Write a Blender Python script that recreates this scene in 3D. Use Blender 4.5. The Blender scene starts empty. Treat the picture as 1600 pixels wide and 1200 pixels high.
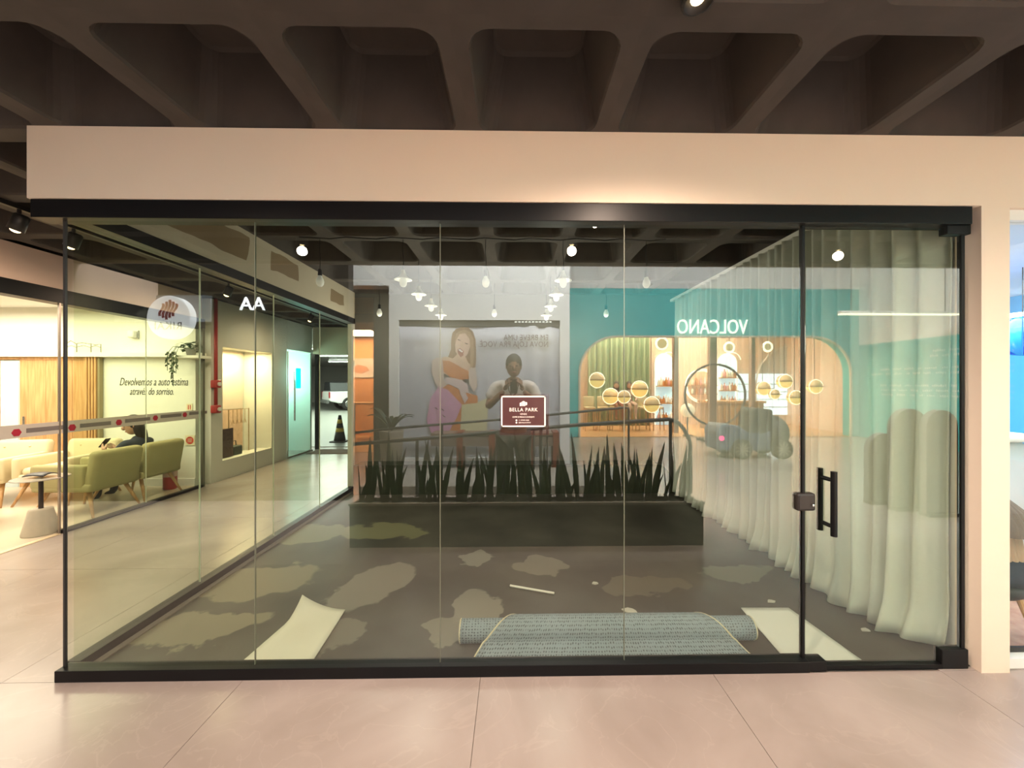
import bpy, math, random
from mathutils import Vector, Matrix, Euler
random.seed(7)
S = bpy.context.scene
COL = S.collection
PI = math.pi
R = math.radians

# ------------------------------------------------------------------ camera
F, CX, CY, YAW = 600.0, 813.0, 600.0, 0.0171
CAM = Vector((0.0, -2.0, 1.5))
cd = bpy.data.cameras.new('camera'); cam = bpy.data.objects.new('camera', cd); COL.objects.link(cam)
cd.sensor_width = 36.0; cd.lens = F / 1600 * 36; cd.shift_x = (800 - CX) / 1600
cd.clip_start = 0.01; cd.clip_end = 100
cam.location = CAM; cam.rotation_euler = (PI / 2, 0, -YAW)
S.camera = cam
FWD = Vector((math.sin(YAW), math.cos(YAW), 0)); RGT = Vector((math.cos(YAW), -math.sin(YAW), 0))

def ray(px, py): return FWD + RGT * ((px - CX) / F) + Vector((0, 0, (CY - py) / F))
def onY(px, py, Y): d = ray(px, py); return CAM + d * ((Y - CAM.y) / d.y)
def onX(px, py, X): d = ray(px, py); return CAM + d * ((X - CAM.x) / d.x)
def onZ(px, py, Z): d = ray(px, py); return CAM + d * ((Z - CAM.z) / d.z)
def mY(px, py, Y):      # a place seen mirrored in the shop front: Y is the true (negative) place behind the camera
    p = onY(px, py, -Y); return Vector((p.x, -p.y, p.z))

# ------------------------------------------------------------------ world, exposure
w = bpy.data.worlds.new('world'); S.world = w; w.use_nodes = True
w.node_tree.nodes['Background'].inputs[0].default_value = (1.0, 0.9, 0.8, 1)
w.node_tree.nodes['Background'].inputs[1].default_value = 0.03
S.view_settings.view_transform = 'Standard'; S.view_settings.look = 'None'
S.view_settings.gamma = 1.0; S.view_settings.use_curve_mapping = False
S.view_settings.exposure = 0.22
S.cycles.transparent_max_bounces = 32
S.cycles.caustics_reflective = False; S.cycles.caustics_refractive = False

# ------------------------------------------------------------------ lights
def light(kind, name, loc, power, col, rot=(0, 0, 0), size=None, size_y=None, angle=None, blend=0.6, rad=0.05):
    l = bpy.data.lights.new(name, kind); l.energy = power; l.color = col
    if kind == 'AREA':
        l.size = size
        if size_y: l.shape = 'RECTANGLE'; l.size_y = size_y
    else:
        l.shadow_soft_size = rad
    if kind == 'SPOT': l.spot_size = R(angle); l.spot_blend = blend
    o = bpy.data.objects.new(name, l); o.location = loc; o.rotation_euler = rot; COL.objects.link(o); return o
WARM = (1.0, 0.72, 0.5); PEACH = (1.0, 0.75, 0.58); WHITE = (1.0, 0.93, 0.85)
light('AREA', 'atrium_wall_wash', (1.8, -2.7, 5.9), 2400, (1.0, 0.97, 0.94), rot=(R(-38), 0, 0), size=12, size_y=2.2)  # added area light, tilted to wash the mirrored hall walls
light('AREA', 'clinic_ceiling_light', (-6.6, 1.9, 2.55), 230, (1.0, 0.88, 0.68), size=3.4, size_y=3.0)
light('AREA', 'cafe_ceiling_light', (4.6, -10.4, 3.95), 1900, (1.0, 0.82, 0.60), size=6.5, size_y=2.4)
light('AREA', 'kids_store_ceiling_light', (4.0, 1.6, 2.5), 130, (0.85, 0.92, 1.0), size=2.0, size_y=2.4)
light('AREA', 'parking_ceiling_light', (-9.5, 14, 2.85), 1500, (0.95, 1.0, 0.98), size=9, size_y=10)
light('AREA', 'far_salon_light', (-4.4, -8.3, 2.85), 420, (1.0, 0.62, 0.32), size=1.6, size_y=1.2)

# ------------------------------------------------------------------ materials
def nt(name):
    m = bpy.data.materials.new(name); m.use_nodes = True
    return m, m.node_tree, m.node_tree.nodes['Principled BSDF']
MATS = {}
def mat(name, col, rough=0.6, metal=0.0, var=0.06, scale=6.0, bump=0.0, emit=0.0, ecol=None, spec=0.5, trans=0.0):
    if name in MATS: return MATS[name]
    m, t, b = nt(name); N = t.nodes; L = t.links
    tc = N.new('ShaderNodeTexCoord'); no = N.new('ShaderNodeTexNoise')
    no.inputs['Scale'].default_value = scale; no.inputs['Detail'].default_value = 4
    L.new(tc.outputs['Object'], no.inputs['Vector'])
    mx = N.new('ShaderNodeMix'); mx.data_type = 'RGBA'
    mx.inputs['A'].default_value = (*[c * (1 - var) for c in col], 1)
    mx.inputs['B'].default_value = (*[min(1, c * (1 + var)) for c in col], 1)
    L.new(no.outputs['Fac'], mx.inputs['Factor']); L.new(mx.outputs['Result'], b.inputs['Base Color'])
    b.inputs['Roughness'].default_value = rough; b.inputs['Metallic'].default_value = metal
    b.inputs['Specular IOR Level'].default_value = spec
    if bump:
        bp = N.new('ShaderNodeBump'); bp.inputs['Strength'].default_value = bump; bp.inputs['Distance'].default_value = 0.01
        L.new(no.outputs['Fac'], bp.inputs['Height']); L.new(bp.outputs['Normal'], b.inputs['Normal'])
    if emit:
        b.inputs['Emission Color'].default_value = (*(ecol or col), 1); b.inputs['Emission Strength'].default_value = emit
    if trans: b.inputs['Transmission Weight'].default_value = trans
    MATS[name] = m; return m

def glass(name, tint, refl, fres=1.0):
    m = bpy.data.materials.new(name); m.use_nodes = True; t = m.node_tree; N = t.nodes; L = t.links
    for n in list(N): N.remove(n)
    out = N.new('ShaderNodeOutputMaterial'); tr = N.new('ShaderNodeBsdfTransparent'); gl = N.new('ShaderNodeBsdfGlossy')
    tr2 = N.new('ShaderNodeBsdfTransparent')
    tr.inputs[0].default_value = (*tint, 1); gl.inputs['Roughness'].default_value = 0.0
    gl.inputs['Color'].default_value = (0.95, 1, 0.97, 1)
    fr = N.new('ShaderNodeFresnel'); fr.inputs['IOR'].default_value = 1.5
    ma = N.new('ShaderNodeMath'); ma.operation = 'MULTIPLY_ADD'; ma.use_clamp = True
    ma.inputs[1].default_value = fres; ma.inputs[2].default_value = refl
    L.new(fr.outputs[0], ma.inputs[0])
    mx = N.new('ShaderNodeMixShader'); L.new(ma.outputs[0], mx.inputs[0]); L.new(tr.outputs[0], mx.inputs[1]); L.new(gl.outputs[0], mx.inputs[2])
    ge = N.new('ShaderNodeNewGeometry'); m2 = N.new('ShaderNodeMixShader')
    L.new(ge.outputs['Backfacing'], m2.inputs[0]); L.new(mx.outputs[0], m2.inputs[1]); L.new(tr2.outputs[0], m2.inputs[2])
    L.new(m2.outputs[0], out.inputs[0]); MATS[name] = m; return m

G_FRONT = glass('shopfront_glass', (0.82, 0.88, 0.79), 0.085)
G_SIDE = glass('side_glass', (0.88, 0.94, 0.83), 0.0, 0.08)
G_CLEAR = glass('clear_glass', (0.95, 0.98, 0.95), 0.0, 0.8)

BLACK = mat('black_aluminium', (0.005, 0.005, 0.006), 0.4, var=0.1, spec=0.25)
PLASTER = mat('cream_plaster', (0.80, 0.67, 0.545), 0.8, var=0.015, scale=3)
WHITEP = mat('white_paint', (0.78, 0.77, 0.74), 0.8, var=0.02, scale=2)
CEIL = mat('dark_painted_concrete', (0.062, 0.05, 0.042), 0.85, var=0.35, scale=5, bump=0.15)
TRACKM = mat('black_lamp_metal', (0.015, 0.014, 0.014), 0.4)

# ------------------------------------------------------------------ mesh helper
class MB:
    def __init__(s): s.v = []; s.f = []
    def add(s, vs, fs):
        n = len(s.v); s.v += [tuple(v) for v in vs]; s.f += [tuple(i + n for i in f) for f in fs]; return s
    def box(s, lo, hi, M=None):
        x0, y0, z0 = lo; x1, y1, z1 = hi
        vs = [Vector(p) for p in ((x0,y0,z0),(x1,y0,z0),(x1,y1,z0),(x0,y1,z0),(x0,y0,z1),(x1,y0,z1),(x1,y1,z1),(x0,y1,z1))]
        if M: vs = [M @ p for p in vs]
        return s.add(vs, [(3,2,1,0),(4,5,6,7),(0,1,5,4),(1,2,6,5),(2,3,7,6),(3,0,4,7)])
    def cbox(s, c, sz, M=None):
        return s.box([c[i]-sz[i]/2 for i in range(3)], [c[i]+sz[i]/2 for i in range(3)], M)
    def rbox(s, c, sz, r, M=None, seg=3):      # box with rounded vertical and horizontal edges (superellipsoid-like slab)
        hx, hy, hz = [a/2 for a in sz]; r = min(r, hx, hy, hz); rings = []
        prof = [(-hz + r - r*math.cos(a), -r + r*math.sin(a)) for a in [PI/2*i/seg for i in range(seg+1)]]
        prof += [(hz - r + r*math.sin(a), -r + r*math.cos(a)) for a in [PI/2*i/seg for i in range(seg+1)]]
        n = 4*(seg+1)
        for z, off in prof:
            ring = []
            for q, (sx, sy) in enumerate(((1,1),(-1,1),(-1,-1),(1,-1))):
                for i in range(seg+1):
                    a = PI/2*q + PI/2*i/seg
                    rr = r + off
                    ring.append(Vector((c[0]+sx*(hx-r)+rr*math.cos(a), c[1]+sy*(hy-r)+rr*math.sin(a), c[2]+z)))
            rings.append(ring)
        vs = [p for ring in rings for p in ring]
        if M: vs = [M @ p for p in vs]
        fs = []
        for k in range(len(rings)-1):
            for i in range(n):
                j = (i+1) % n; fs.append((k*n+i, k*n+j, (k+1)*n+j, (k+1)*n+i))
        fs.append(tuple(range(n-1,-1,-1))); fs.append(tuple((len(rings)-1)*n+i for i in range(n)))
        return s.add(vs, fs)
    def tube(s, pts, r, n=8, caps=True):
        pts = [Vector(p) for p in pts]; rs = r if isinstance(r, (list, tuple)) else [r]*len(pts)
        rings = []; up = None
        for i, p in enumerate(pts):
            t = (pts[min(i+1, len(pts)-1)] - pts[max(i-1, 0)]).normalized()
            if up is None:
                up = Vector((0,0,1)) if abs(t.z) < 0.9 else Vector((1,0,0))
            a = t.cross(up)
            if a.length < 1e-5: a = t.cross(Vector((0.3,1,0.2)))
            a.normalize(); b = a.cross(t).normalized(); up = b
            rings.append([p + (a*math.cos(2*PI*k/n) + b*math.sin(2*PI*k/n))*rs[i] for k in range(n)])
        fs = []
        for i in range(len(rings)-1):
            for k in range(n): j = (k+1) % n; fs.append((i*n+k, i*n+j, (i+1)*n+j, (i+1)*n+k))
        if caps: fs.append(tuple(range(n-1,-1,-1))); fs.append(tuple((len(rings)-1)*n+k for k in range(n)))
        return s.add([p for q in rings for p in q], fs)
    def lathe(s, prof, c=(0,0,0), n=20, M=None):
        vs = []; fs = []
        for r, z in prof:
            for k in range(n): vs.append(Vector((c[0]+r*math.cos(2*PI*k/n), c[1]+r*math.sin(2*PI*k/n), c[2]+z)))
        if M: vs = [M @ v for v in vs]
        for i in range(len(prof)-1):
            for k in range(n): j = (k+1) % n; fs.append((i*n+k, i*n+j, (i+1)*n+j, (i+1)*n+k))
        fs.append(tuple(range(n-1,-1,-1))); fs.append(tuple((len(prof)-1)*n+k for k in range(n)))
        return s.add(vs, fs)
    def ball(s, c, r, n=14, m=8, sq=(1,1,1), M=None):
        prof = [(max(1e-4, r*math.sin(PI*i/m)), -r*math.cos(PI*i/m)) for i in range(m+1)]
        vs = []; fs = []
        for a, z in prof:
            for k in range(n): vs.append(Vector((c[0]+a*math.cos(2*PI*k/n)*sq[0], c[1]+a*math.sin(2*PI*k/n)*sq[1], c[2]+z*sq[2])))
        if M: vs = [M @ v for v in vs]
        for i in range(m):
            for k in range(n): j = (k+1) % n; fs.append((i*n+k, i*n+j, (i+1)*n+j, (i+1)*n+k))
        return s.add(vs, fs)
    def prism(s, out, h0, h1, axis='y'):       # outline of (a, b) pairs extruded along an axis
        n = len(out)
        mk = {'y': lambda a,b,h: (a,h,b), 'z': lambda a,b,h: (a,b,h), 'x': lambda a,b,h: (h,a,b)}[axis]
        vs = [mk(a,b,h0) for a,b in out] + [mk(a,b,h1) for a,b in out]
        fs = [tuple(range(n)), tuple(range(2*n-1,n-1,-1))] + [(i, n+i, n+(i+1)%n, (i+1)%n) for i in range(n)]
        return s.add(vs, fs)
    def grid(s, fn, nu, nv):
        vs = [fn(i/nu, j/nv) for j in range(nv+1) for i in range(nu+1)]
        fs = [(j*(nu+1)+i, j*(nu+1)+i+1, (j+1)*(nu+1)+i+1, (j+1)*(nu+1)+i) for j in range(nv) for i in range(nu)]
        return s.add(vs, fs)
    def mesh(s, name, m=None, smooth=False):
        me = bpy.data.meshes.new(name); me.from_pydata(s.v, [], s.f); me.update()
        import bmesh
        b = bmesh.new(); b.from_mesh(me); bmesh.ops.recalc_face_normals(b, faces=b.faces); b.to_mesh(me); b.free()
        if m: me.materials.append(m)
        if smooth: me.polygons.foreach_set('use_smooth', [True]*len(me.polygons))
        return me
    def build(s, name, m=None, parent=None, smooth=False, bevel=0, loc=None, solid=0):
        o = bpy.data.objects.new(name, s.mesh(name, m, smooth)); COL.objects.link(o)
        if parent is not None: o.parent = parent
        if loc is not None: o.location = loc
        if bevel:
            md = o.modifiers.new('edge', 'BEVEL'); md.width = bevel; md.segments = 2; md.limit_method = 'ANGLE'
        if solid:
            md = o.modifiers.new('thick', 'SOLIDIFY'); md.thickness = solid; md.offset = 0
        return o

def tag(o, label=None, cat=None, group=None, kind=None):
    if label: o['label'] = label
    if cat: o['category'] = cat
    if group: o['group'] = group
    if kind: o['kind'] = kind
    return o
def empty(name, loc=(0,0,0), rz=0, label=None, cat=None, group=None, kind=None):
    o = bpy.data.objects.new(name, None); o.location = loc; o.rotation_euler = (0,0,rz); o.empty_display_size = 0.1
    COL.objects.link(o); return tag(o, label, cat, group, kind)
def inst(me, name, parent=None, loc=(0,0,0), rot=(0,0,0), sc=(1,1,1)):
    o = bpy.data.objects.new(name, me); o.location = loc; o.rotation_euler = rot; o.scale = sc; COL.objects.link(o)
    if parent is not None: o.parent = parent
    return o
def copy_tree(o, parent=None):
    c = o.copy(); COL.objects.link(c)
    if parent is not None: c.parent = parent
    for ch in list(o.children): copy_tree(ch, c)
    return c
def text(name, s, size, loc, m, parent=None, facing='-y', ext=0.002, align='CENTER', shear=0, sx=1.0, rz=None, spacing=1.0):
    cu = bpy.data.curves.new(name, 'FONT'); cu.body = s; cu.size = size; cu.extrude = ext; cu.align_x = align; cu.align_y = 'CENTER'
    cu.shear = shear; cu.space_character = spacing; cu.resolution_u = 3
    t = bpy.data.objects.new(name, cu); COL.objects.link(t)
    dg = bpy.context.evaluated_depsgraph_get(); me = bpy.data.meshes.new_from_object(t.evaluated_get(dg))
    bpy.data.objects.remove(t); me.materials.clear(); me.materials.append(m)
    z = {'-y': 0, '+y': PI, '+x': PI/2, '-x': -PI/2}[facing] if rz is None else rz
    o = bpy.data.objects.new(name, me); o.location = loc; o.rotation_euler = (PI/2, 0, z); o.scale = (sx, 1, 1); COL.objects.link(o)
    if parent is not None: o.parent = parent
    return o
def skin(name, J, E, m, parent=None, sub=2):
    names = list(J); idx = {k: i for i, k in enumerate(names)}
    me = bpy.data.meshes.new(name); me.from_pydata([J[k][0] for k in names], [(idx[a], idx[b]) for a, b in E], []); me.update()
    o = bpy.data.objects.new(name, me); COL.objects.link(o)
    md = o.modifiers.new('skin', 'SKIN'); md.use_smooth_shade = True; md.branch_smoothing = 0.6
    for i, k in enumerate(names):
        r = J[k][1]; me.skin_vertices[0].data[i].radius = r if isinstance(r, tuple) else (r, r)
        me.skin_vertices[0].data[i].use_root = (i == 0)
    sd = o.modifiers.new('sub', 'SUBSURF'); sd.levels = sub; sd.render_levels = sub
    dg = bpy.context.evaluated_depsgraph_get(); m2 = bpy.data.meshes.new_from_object(o.evaluated_get(dg))
    bpy.data.objects.remove(o)
    m2.materials.clear(); m2.materials.append(m); m2.name = name
    m2.polygons.foreach_set('use_smooth', [True]*len(m2.polygons))
    o2 = bpy.data.objects.new(name, m2); COL.objects.link(o2)
    if parent is not None: o2.parent = parent
    return o2

# ================================================================== STRUCTURE
ZC = 2.785          # underside of the waffle ribs
RX, YB, RR = -2.29, 3.45, 2.45
XL, YF = -4.55, 3.68
# ---- tiled hall floor
def tile_mat():
    m, t, b = nt('beige_porcelain_tile'); N = t.nodes; L = t.links
    ge = N.new('ShaderNodeNewGeometry'); n1 = N.new('ShaderNodeTexNoise'); n1.inputs['Scale'].default_value = 0.9; n1.inputs['Detail'].default_value = 6
    n1.inputs['Distortion'].default_value = 1.2
    n2 = N.new('ShaderNodeTexNoise'); n2.inputs['Scale'].default_value = 2.0; n2.inputs['Detail'].default_value = 7; n2.inputs['Distortion'].default_value = 2.0
    L.new(ge.outputs['Position'], n1.inputs['Vector']); L.new(ge.outputs['Position'], n2.inputs['Vector'])
    r = N.new('ShaderNodeValToRGB'); r.color_ramp.elements[0].color = (0.29, 0.243, 0.22, 1); r.color_ramp.elements[0].position = 0.3
    r.color_ramp.elements[1].color = (0.41, 0.352, 0.328, 1); r.color_ramp.elements[1].position = 0.7
    L.new(n1.outputs['Fac'], r.inputs[0])
    v = N.new('ShaderNodeValToRGB'); v.color_ramp.elements[0].position = 0.485; v.color_ramp.elements[0].color = (0, 0, 0, 1)
    v.color_ramp.elements[1].position = 0.5; v.color_ramp.elements[1].color = (1, 1, 1, 1)
    e = v.color_ramp.elements.new(0.515); e.color = (0, 0, 0, 1)
    L.new(n2.outputs['Fac'], v.inputs[0])
    mx = N.new('ShaderNodeMix'); mx.data_type = 'RGBA'; mx.inputs['B'].default_value = (0.55, 0.46, 0.4, 1)
    mu = N.new('ShaderNodeMath'); mu.operation = 'MULTIPLY'; mu.inputs[1].default_value = 0.12
    L.new(v.outputs[0], mu.inputs[0]); L.new(mu.outputs[0], mx.inputs['Factor']); L.new(r.outputs[0], mx.inputs['A'])
    L.new(mx.outputs['Result'], b.inputs['Base Color']); b.inputs['Roughness'].default_value = 0.22; b.inputs['Specular IOR Level'].default_value = 0.45
    return m
TILE = tile_mat()
GROUT = mat('grey_grout', (0.30, 0.24, 0.2), 0.9)
fl = MB().box((-14, -14, -0.10), (13, 7.3, -0.008)).build('floor', GROUT); tag(fl, 'beige porcelain tiled floor of the mall hall', kind='structure')
TX, TY, TS = -0.17, -0.03, 1.2
tme = MB().box((0.0012, 0.0012, -0.01), (TS-0.0012, TS-0.0012, 0.0)).mesh('tile', TILE)
for i in range(-8, 9):
    for j in range(-9, 6):
        x, y = TX + i*TS, TY + j*TS
        if -2.3 < x < 1.3 and -0.1 < y < 2.5: continue
        inst(tme, 'tile', fl, (x, y, 0))
# ---- dark screed floor of the empty shop
def screed_mat():
    m, t, b = nt('stained_dark_screed'); N = t.nodes; L = t.links
    ge = N.new('ShaderNodeNewGeometry'); no = N.new('ShaderNodeTexNoise'); no.inputs['Scale'].default_value = 1.6; no.inputs['Detail'].default_value = 6
    L.new(ge.outputs['Position'], no.inputs['Vector'])
    r = N.new('ShaderNodeValToRGB'); r.color_ramp.elements[0].position = 0.35; r.color_ramp.elements[0].color = (0.030, 0.026, 0.021, 1)
    r.color_ramp.elements[1].position = 0.72; r.color_ramp.elements[1].color = (0.082, 0.074, 0.06, 1); L.new(no.outputs['Fac'], r.inputs[0])
    n3 = N.new('ShaderNodeTexNoise'); n3.inputs['Scale'].default_value = 4.2; n3.inputs['Detail'].default_value = 9
    L.new(ge.outputs['Position'], n3.inputs['Vector'])
    sc = N.new('ShaderNodeVectorMath'); sc.operation = 'MULTIPLY_ADD'; sc.inputs[1].default_value = (0.42, 0.42, 0); sc.inputs[2].default_value = (-0.21, -0.21, 0)
    L.new(n3.outputs['Color'], sc.inputs[0]); ad = N.new('ShaderNodeVectorMath'); L.new(ge.outputs['Position'], ad.inputs[0]); L.new(sc.outputs[0], ad.inputs[1])
    last = r.outputs[0]
    stains = [(305,985,95,30,8,(0.20,0.175,0.12)), (400,908,95,28,6,(0.20,0.17,0.115)), (580,915,48,38,-35,(0.20,0.18,0.15)), (520,990,40,26,-25,(0.16,0.145,0.12)),
              (745,950,40,34,0,(0.22,0.20,0.165)), (700,985,26,26,0,(0.19,0.175,0.14)), (742,872,28,9,0,(0.21,0.20,0.17)), (845,885,45,12,0,(0.18,0.16,0.13)),
              (905,1000,40,14,0,(0.13,0.115,0.09)), (600,830,70,12,0,(0.17,0.16,0.09)), (1150,895,60,16,20,(0.15,0.14,0.11)), (480,835,60,16,0,(0.16,0.15,0.09)), (1000,915,70,14,0,(0.12,0.10,0.075))]
    for px, py, rx, ry, ang, c in stains:
        p = onZ(px, py, 0); D = 900/(py-600); wx = rx*D/600; wy = ry*D*D/900
        mp = N.new('ShaderNodeMapping'); mp.vector_type = 'TEXTURE'
        mp.inputs['Location'].default_value = (p.x, p.y, 0); mp.inputs['Rotation'].default_value = (0, 0, R(ang)); mp.inputs['Scale'].default_value = (wx, wy, 1)
        L.new(ad.outputs[0], mp.inputs['Vector'])
        fl2 = N.new('ShaderNodeVectorMath'); fl2.operation = 'MULTIPLY'; fl2.inputs[1].default_value = (1, 1, 0); L.new(mp.outputs[0], fl2.inputs[0])
        ln = N.new('ShaderNodeVectorMath'); ln.operation = 'LENGTH'; L.new(fl2.outputs[0], ln.inputs[0])
        mr = N.new('ShaderNodeMapRange'); mr.inputs['From Min'].default_value = 1.03; mr.inputs['From Max'].default_value = 0.93; L.new(ln.outputs['Value'], mr.inputs['Value'])
        mu = N.new('ShaderNodeMath'); mu.operation = 'MULTIPLY'; mu.inputs[1].default_value = 0.9; L.new(mr.outputs[0], mu.inputs[0])
        mx = N.new('ShaderNodeMix'); mx.data_type = 'RGBA'; mx.inputs['B'].default_value = (*c, 1)
        L.new(mu.outputs[0], mx.inputs['Factor']); L.new(last, mx.inputs['A']); last = mx.outputs['Result']
    L.new(last, b.inputs['Base Color']); b.inputs['Roughness'].default_value = 0.5
    return m
sf = MB().box((RX-0.02, 0.0, -0.02), (RR, YB+0.05, 0.004)).build('floor_shop', screed_mat()); tag(sf, 'dark stained screed floor of the empty shop', kind='structure')

# ---- waffle ceiling
P0 = 0.694; CX0, CY0 = -0.229, 0.03
def coffer_mesh():
    b = MB(); h = P0/2; n = 6
    def rr(a, r, z):
        out = []
        for q, (sx, sy) in enumerate(((1,1),(-1,1),(-1,-1),(1,-1))):
            for i in range(n):
                t = PI/2*q + PI/2*i/(n-1); out.append((sx*(a-r)+r*math.cos(t), sy*(a-r)+r*math.sin(t), z))
        return out
    outer = []
    for q, (sx, sy) in enumerate(((1,1),(-1,1),(-1,-1),(1,-1))):
        for i in range(n):
            t = i/(n-1)
            if q % 2 == 0: px, py = (sx*h, sy*h*1.0) if True else 0
            outer.append((sx*h, sy*h, 0))
    r0 = rr(h-0.055, 0.085, 0); r1 = rr(h-0.062, 0.082, 0.012); r2 = rr(h-0.135, 0.07, 0.33); r3 = rr(h-0.15, 0.06, 0.345)
    N = 4*n
    rings = [r0, r1, r2, r3]
    vs = [p for g in rings for p in g]; fs = []
    for k in range(3):
        for i in range(N): j = (i+1) % N; fs.append((k*N+i, k*N+j, (k+1)*N+j, (k+1)*N+i))
    fs.append(tuple(3*N+i for i in range(N)))
    c0 = len(vs); vs += [(h,h,0),(-h,h,0),(-h,-h,0),(h,-h,0)]
    for q in range(4):
        for i in range(n-1): fs.append((c0+q, q*n+i+1, q*n+i))
        fs.append((c0+q, c0+(q+1)%4, ((q+1)%4)*n, q*n+n-1))
    b.add(vs, fs)
    me = bpy.data.meshes.new('coffer'); me.from_pydata(b.v, [], b.f); me.update(); me.materials.append(CEIL)
    return me
ce = MB().box((-5.4, -2.05, ZC+0.36), (5.2, 7.2, ZC+0.5)).build('ceiling', CEIL); tag(ce, 'dark brown concrete waffle ceiling', kind='structure')
cme = coffer_mesh()
for i in range(-7, 7):
    for j in range(-3, 10):
        x, y = CX0 + (i+0.5)*P0, CY0 + (j+0.5)*P0
        if x > 3.0 and y > 0.5: continue
        inst(cme, 'coffer', ce, (x, y, ZC))
MB().box((-5.4, -2.10, ZC-0.03), (5.2, -2.052, ZC+0.5)).build('trim_1', mat('brown_beam_paint', (0.16, 0.11, 0.08), 0.7), None)
bpy.data.objects['trim_1']['kind'] = 'structure'

# ---- front wall: fascia + pillar
wf = MB()
wf.box((-2.42, -0.05, 2.425), (2.425, 0.07, ZC+0.0))
wf.box((2.425, -0.05, 0.0), (2.575, 0.07, ZC))
wf.box((2.575, -0.05, 2.415), (5.2, 0.07, ZC))
tag(wf.build('wall_front', PLASTER), 'cream plaster fascia and pillar around the glass shop front', kind='structure')
# ---- soffit wall over left glass (inside face with plasterboard patches)
def drywall_mat():
    m, t, b = nt('unfinished_plasterboard'); N = t.nodes; L = t.links
    ge = N.new('ShaderNodeNewGeometry'); no = N.new('ShaderNodeTexNoise'); no.inputs['Scale'].default_value = 2.5; L.new(ge.outputs['Position'], no.inputs['Vector'])
    ad = N.new('ShaderNodeVectorMath'); ad.operation = 'MULTIPLY_ADD'; ad.inputs[1].default_value = (0, 0.2, 0.09); L.new(no.outputs['Color'], ad.inputs[0]); L.new(ge.outputs['Position'], ad.inputs[2])
    sx = N.new('ShaderNodeSeparateXYZ'); L.new(ad.outputs[0], sx.inputs[0])
    last = None
    for (y0, y1, z0, z1) in ((0.35, 1.28, 2.53, 2.74), (1.55, 2.03, 2.56, 2.73), (2.75, 3.1, 2.52, 2.66)):
        y0 += 0.1; y1 += 0.1; z0 += 0.045; z1 += 0.045
        def rng(o, a, c):
            m1 = N.new('ShaderNodeMath'); m1.operation = 'SUBTRACT'; L.new(o, m1.inputs[0]); m1.inputs[1].default_value = (a+c)/2
            m2 = N.new('ShaderNodeMath'); m2.operation = 'ABSOLUTE'; L.new(m1.outputs[0], m2.inputs[0])
            m3 = N.new('ShaderNodeMath'); m3.operation = 'LESS_THAN'; L.new(m2.outputs[0], m3.inputs[0]); m3.inputs[1].default_value = (c-a)/2; return m3.outputs[0]
        mu = N.new('ShaderNodeMath'); mu.operation = 'MULTIPLY'; L.new(rng(sx.outputs['Y'], y0, y1), mu.inputs[0]); L.new(rng(sx.outputs['Z'], z0, z1), mu.inputs[1])
        if last is None: last = mu.outputs[0]
        else:
            mm = N.new('ShaderNodeMath'); mm.operation = 'MAXIMUM'; L.new(last, mm.inputs[0]); L.new(mu.outputs[0], mm.inputs[1]); last = mm.outputs[0]
    mx = N.new('ShaderNodeMix'); mx.data_type = 'RGBA'; mx.inputs['A'].default_value = (0.50, 0.43, 0.33, 1); mx.inputs['B'].default_value = (0.24, 0.17, 0.10, 1)
    L.new(last, mx.inputs['Factor']); L.new(mx.outputs['Result'], b.inputs['Base Color']); b.inputs['Roughness'].default_value = 0.9
    return m
DRY = drywall_mat()
tag(MB().box((RX-0.06, 0.075, 2.42), (RX+0.05, YB, ZC)).build('wall_left', DRY), 'unfinished plasterboard bulkhead above the left glass wall', kind='structure')
GREYW = mat('grey_back_wall_paint', (0.13, 0.12, 0.105), 0.85)
tag(MB().box((RX-0.05, YB+0.06, 0.0), (RR+0.1, YB+0.16, ZC)).build('wall_back', GREYW), 'dim grey back wall of the empty shop', kind='structure')
tag(MB().box((RR, 0.075, 0.0), (RR+0.1, YB+0.05, ZC)).build('wall_right', WHITEP), 'white side wall behind the long curtain', kind='structure')
tag(MB().box((RX-0.05, YB-0.0, 0.0), (RX+0.03, YB+0.055, 2.42)).build('trim_2', mat('pale_jamb', (0.6,0.56,0.5), 0.6)), 'pale corner jamb at the back left of the shop', kind='structure')

# ---- front glazing window_1
JOINT = mat('silicone_joint', (0.16, 0.17, 0.13), 0.4)
w1 = empty('window_1', (0,0,0), kind='structure'); w1['label'] = 'four panel glass shop front in black frame'
def pxX(px, Y=0.0): return onY(px, 700, Y).x
edges = [RX+0.012, pxX(399), pxX(688), pxX(975), pxX(1254)]
for a, b in zip(edges[:-1], edges[1:]):
    MB().box((a+0.0019, -0.005, 0.055), (b-0.0019, 0.005, 2.34)).build('pane', G_FRONT, w1)
for e in edges[1:-1]:
    MB().box((e-0.0018, -0.0045, 0.055), (e+0.0018, 0.0045, 2.34)).build('silicone_joint', JOINT, w1)
MB().box((RX-0.12, -0.045, 2.332), (2.385, 0.045, 2.424)).build('top_rail', BLACK, w1, bevel=0.003)
MB().box((RX-0.015, -0.035, 0.0), (pxX(1258), 0.035, 0.058)).build('bottom_rail', BLACK, w1, bevel=0.003)
MB().box((pxX(1251), -0.012, 0.05), (pxX(1255), 0.012, 2.34)).build('mullion', BLACK, w1)
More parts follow.
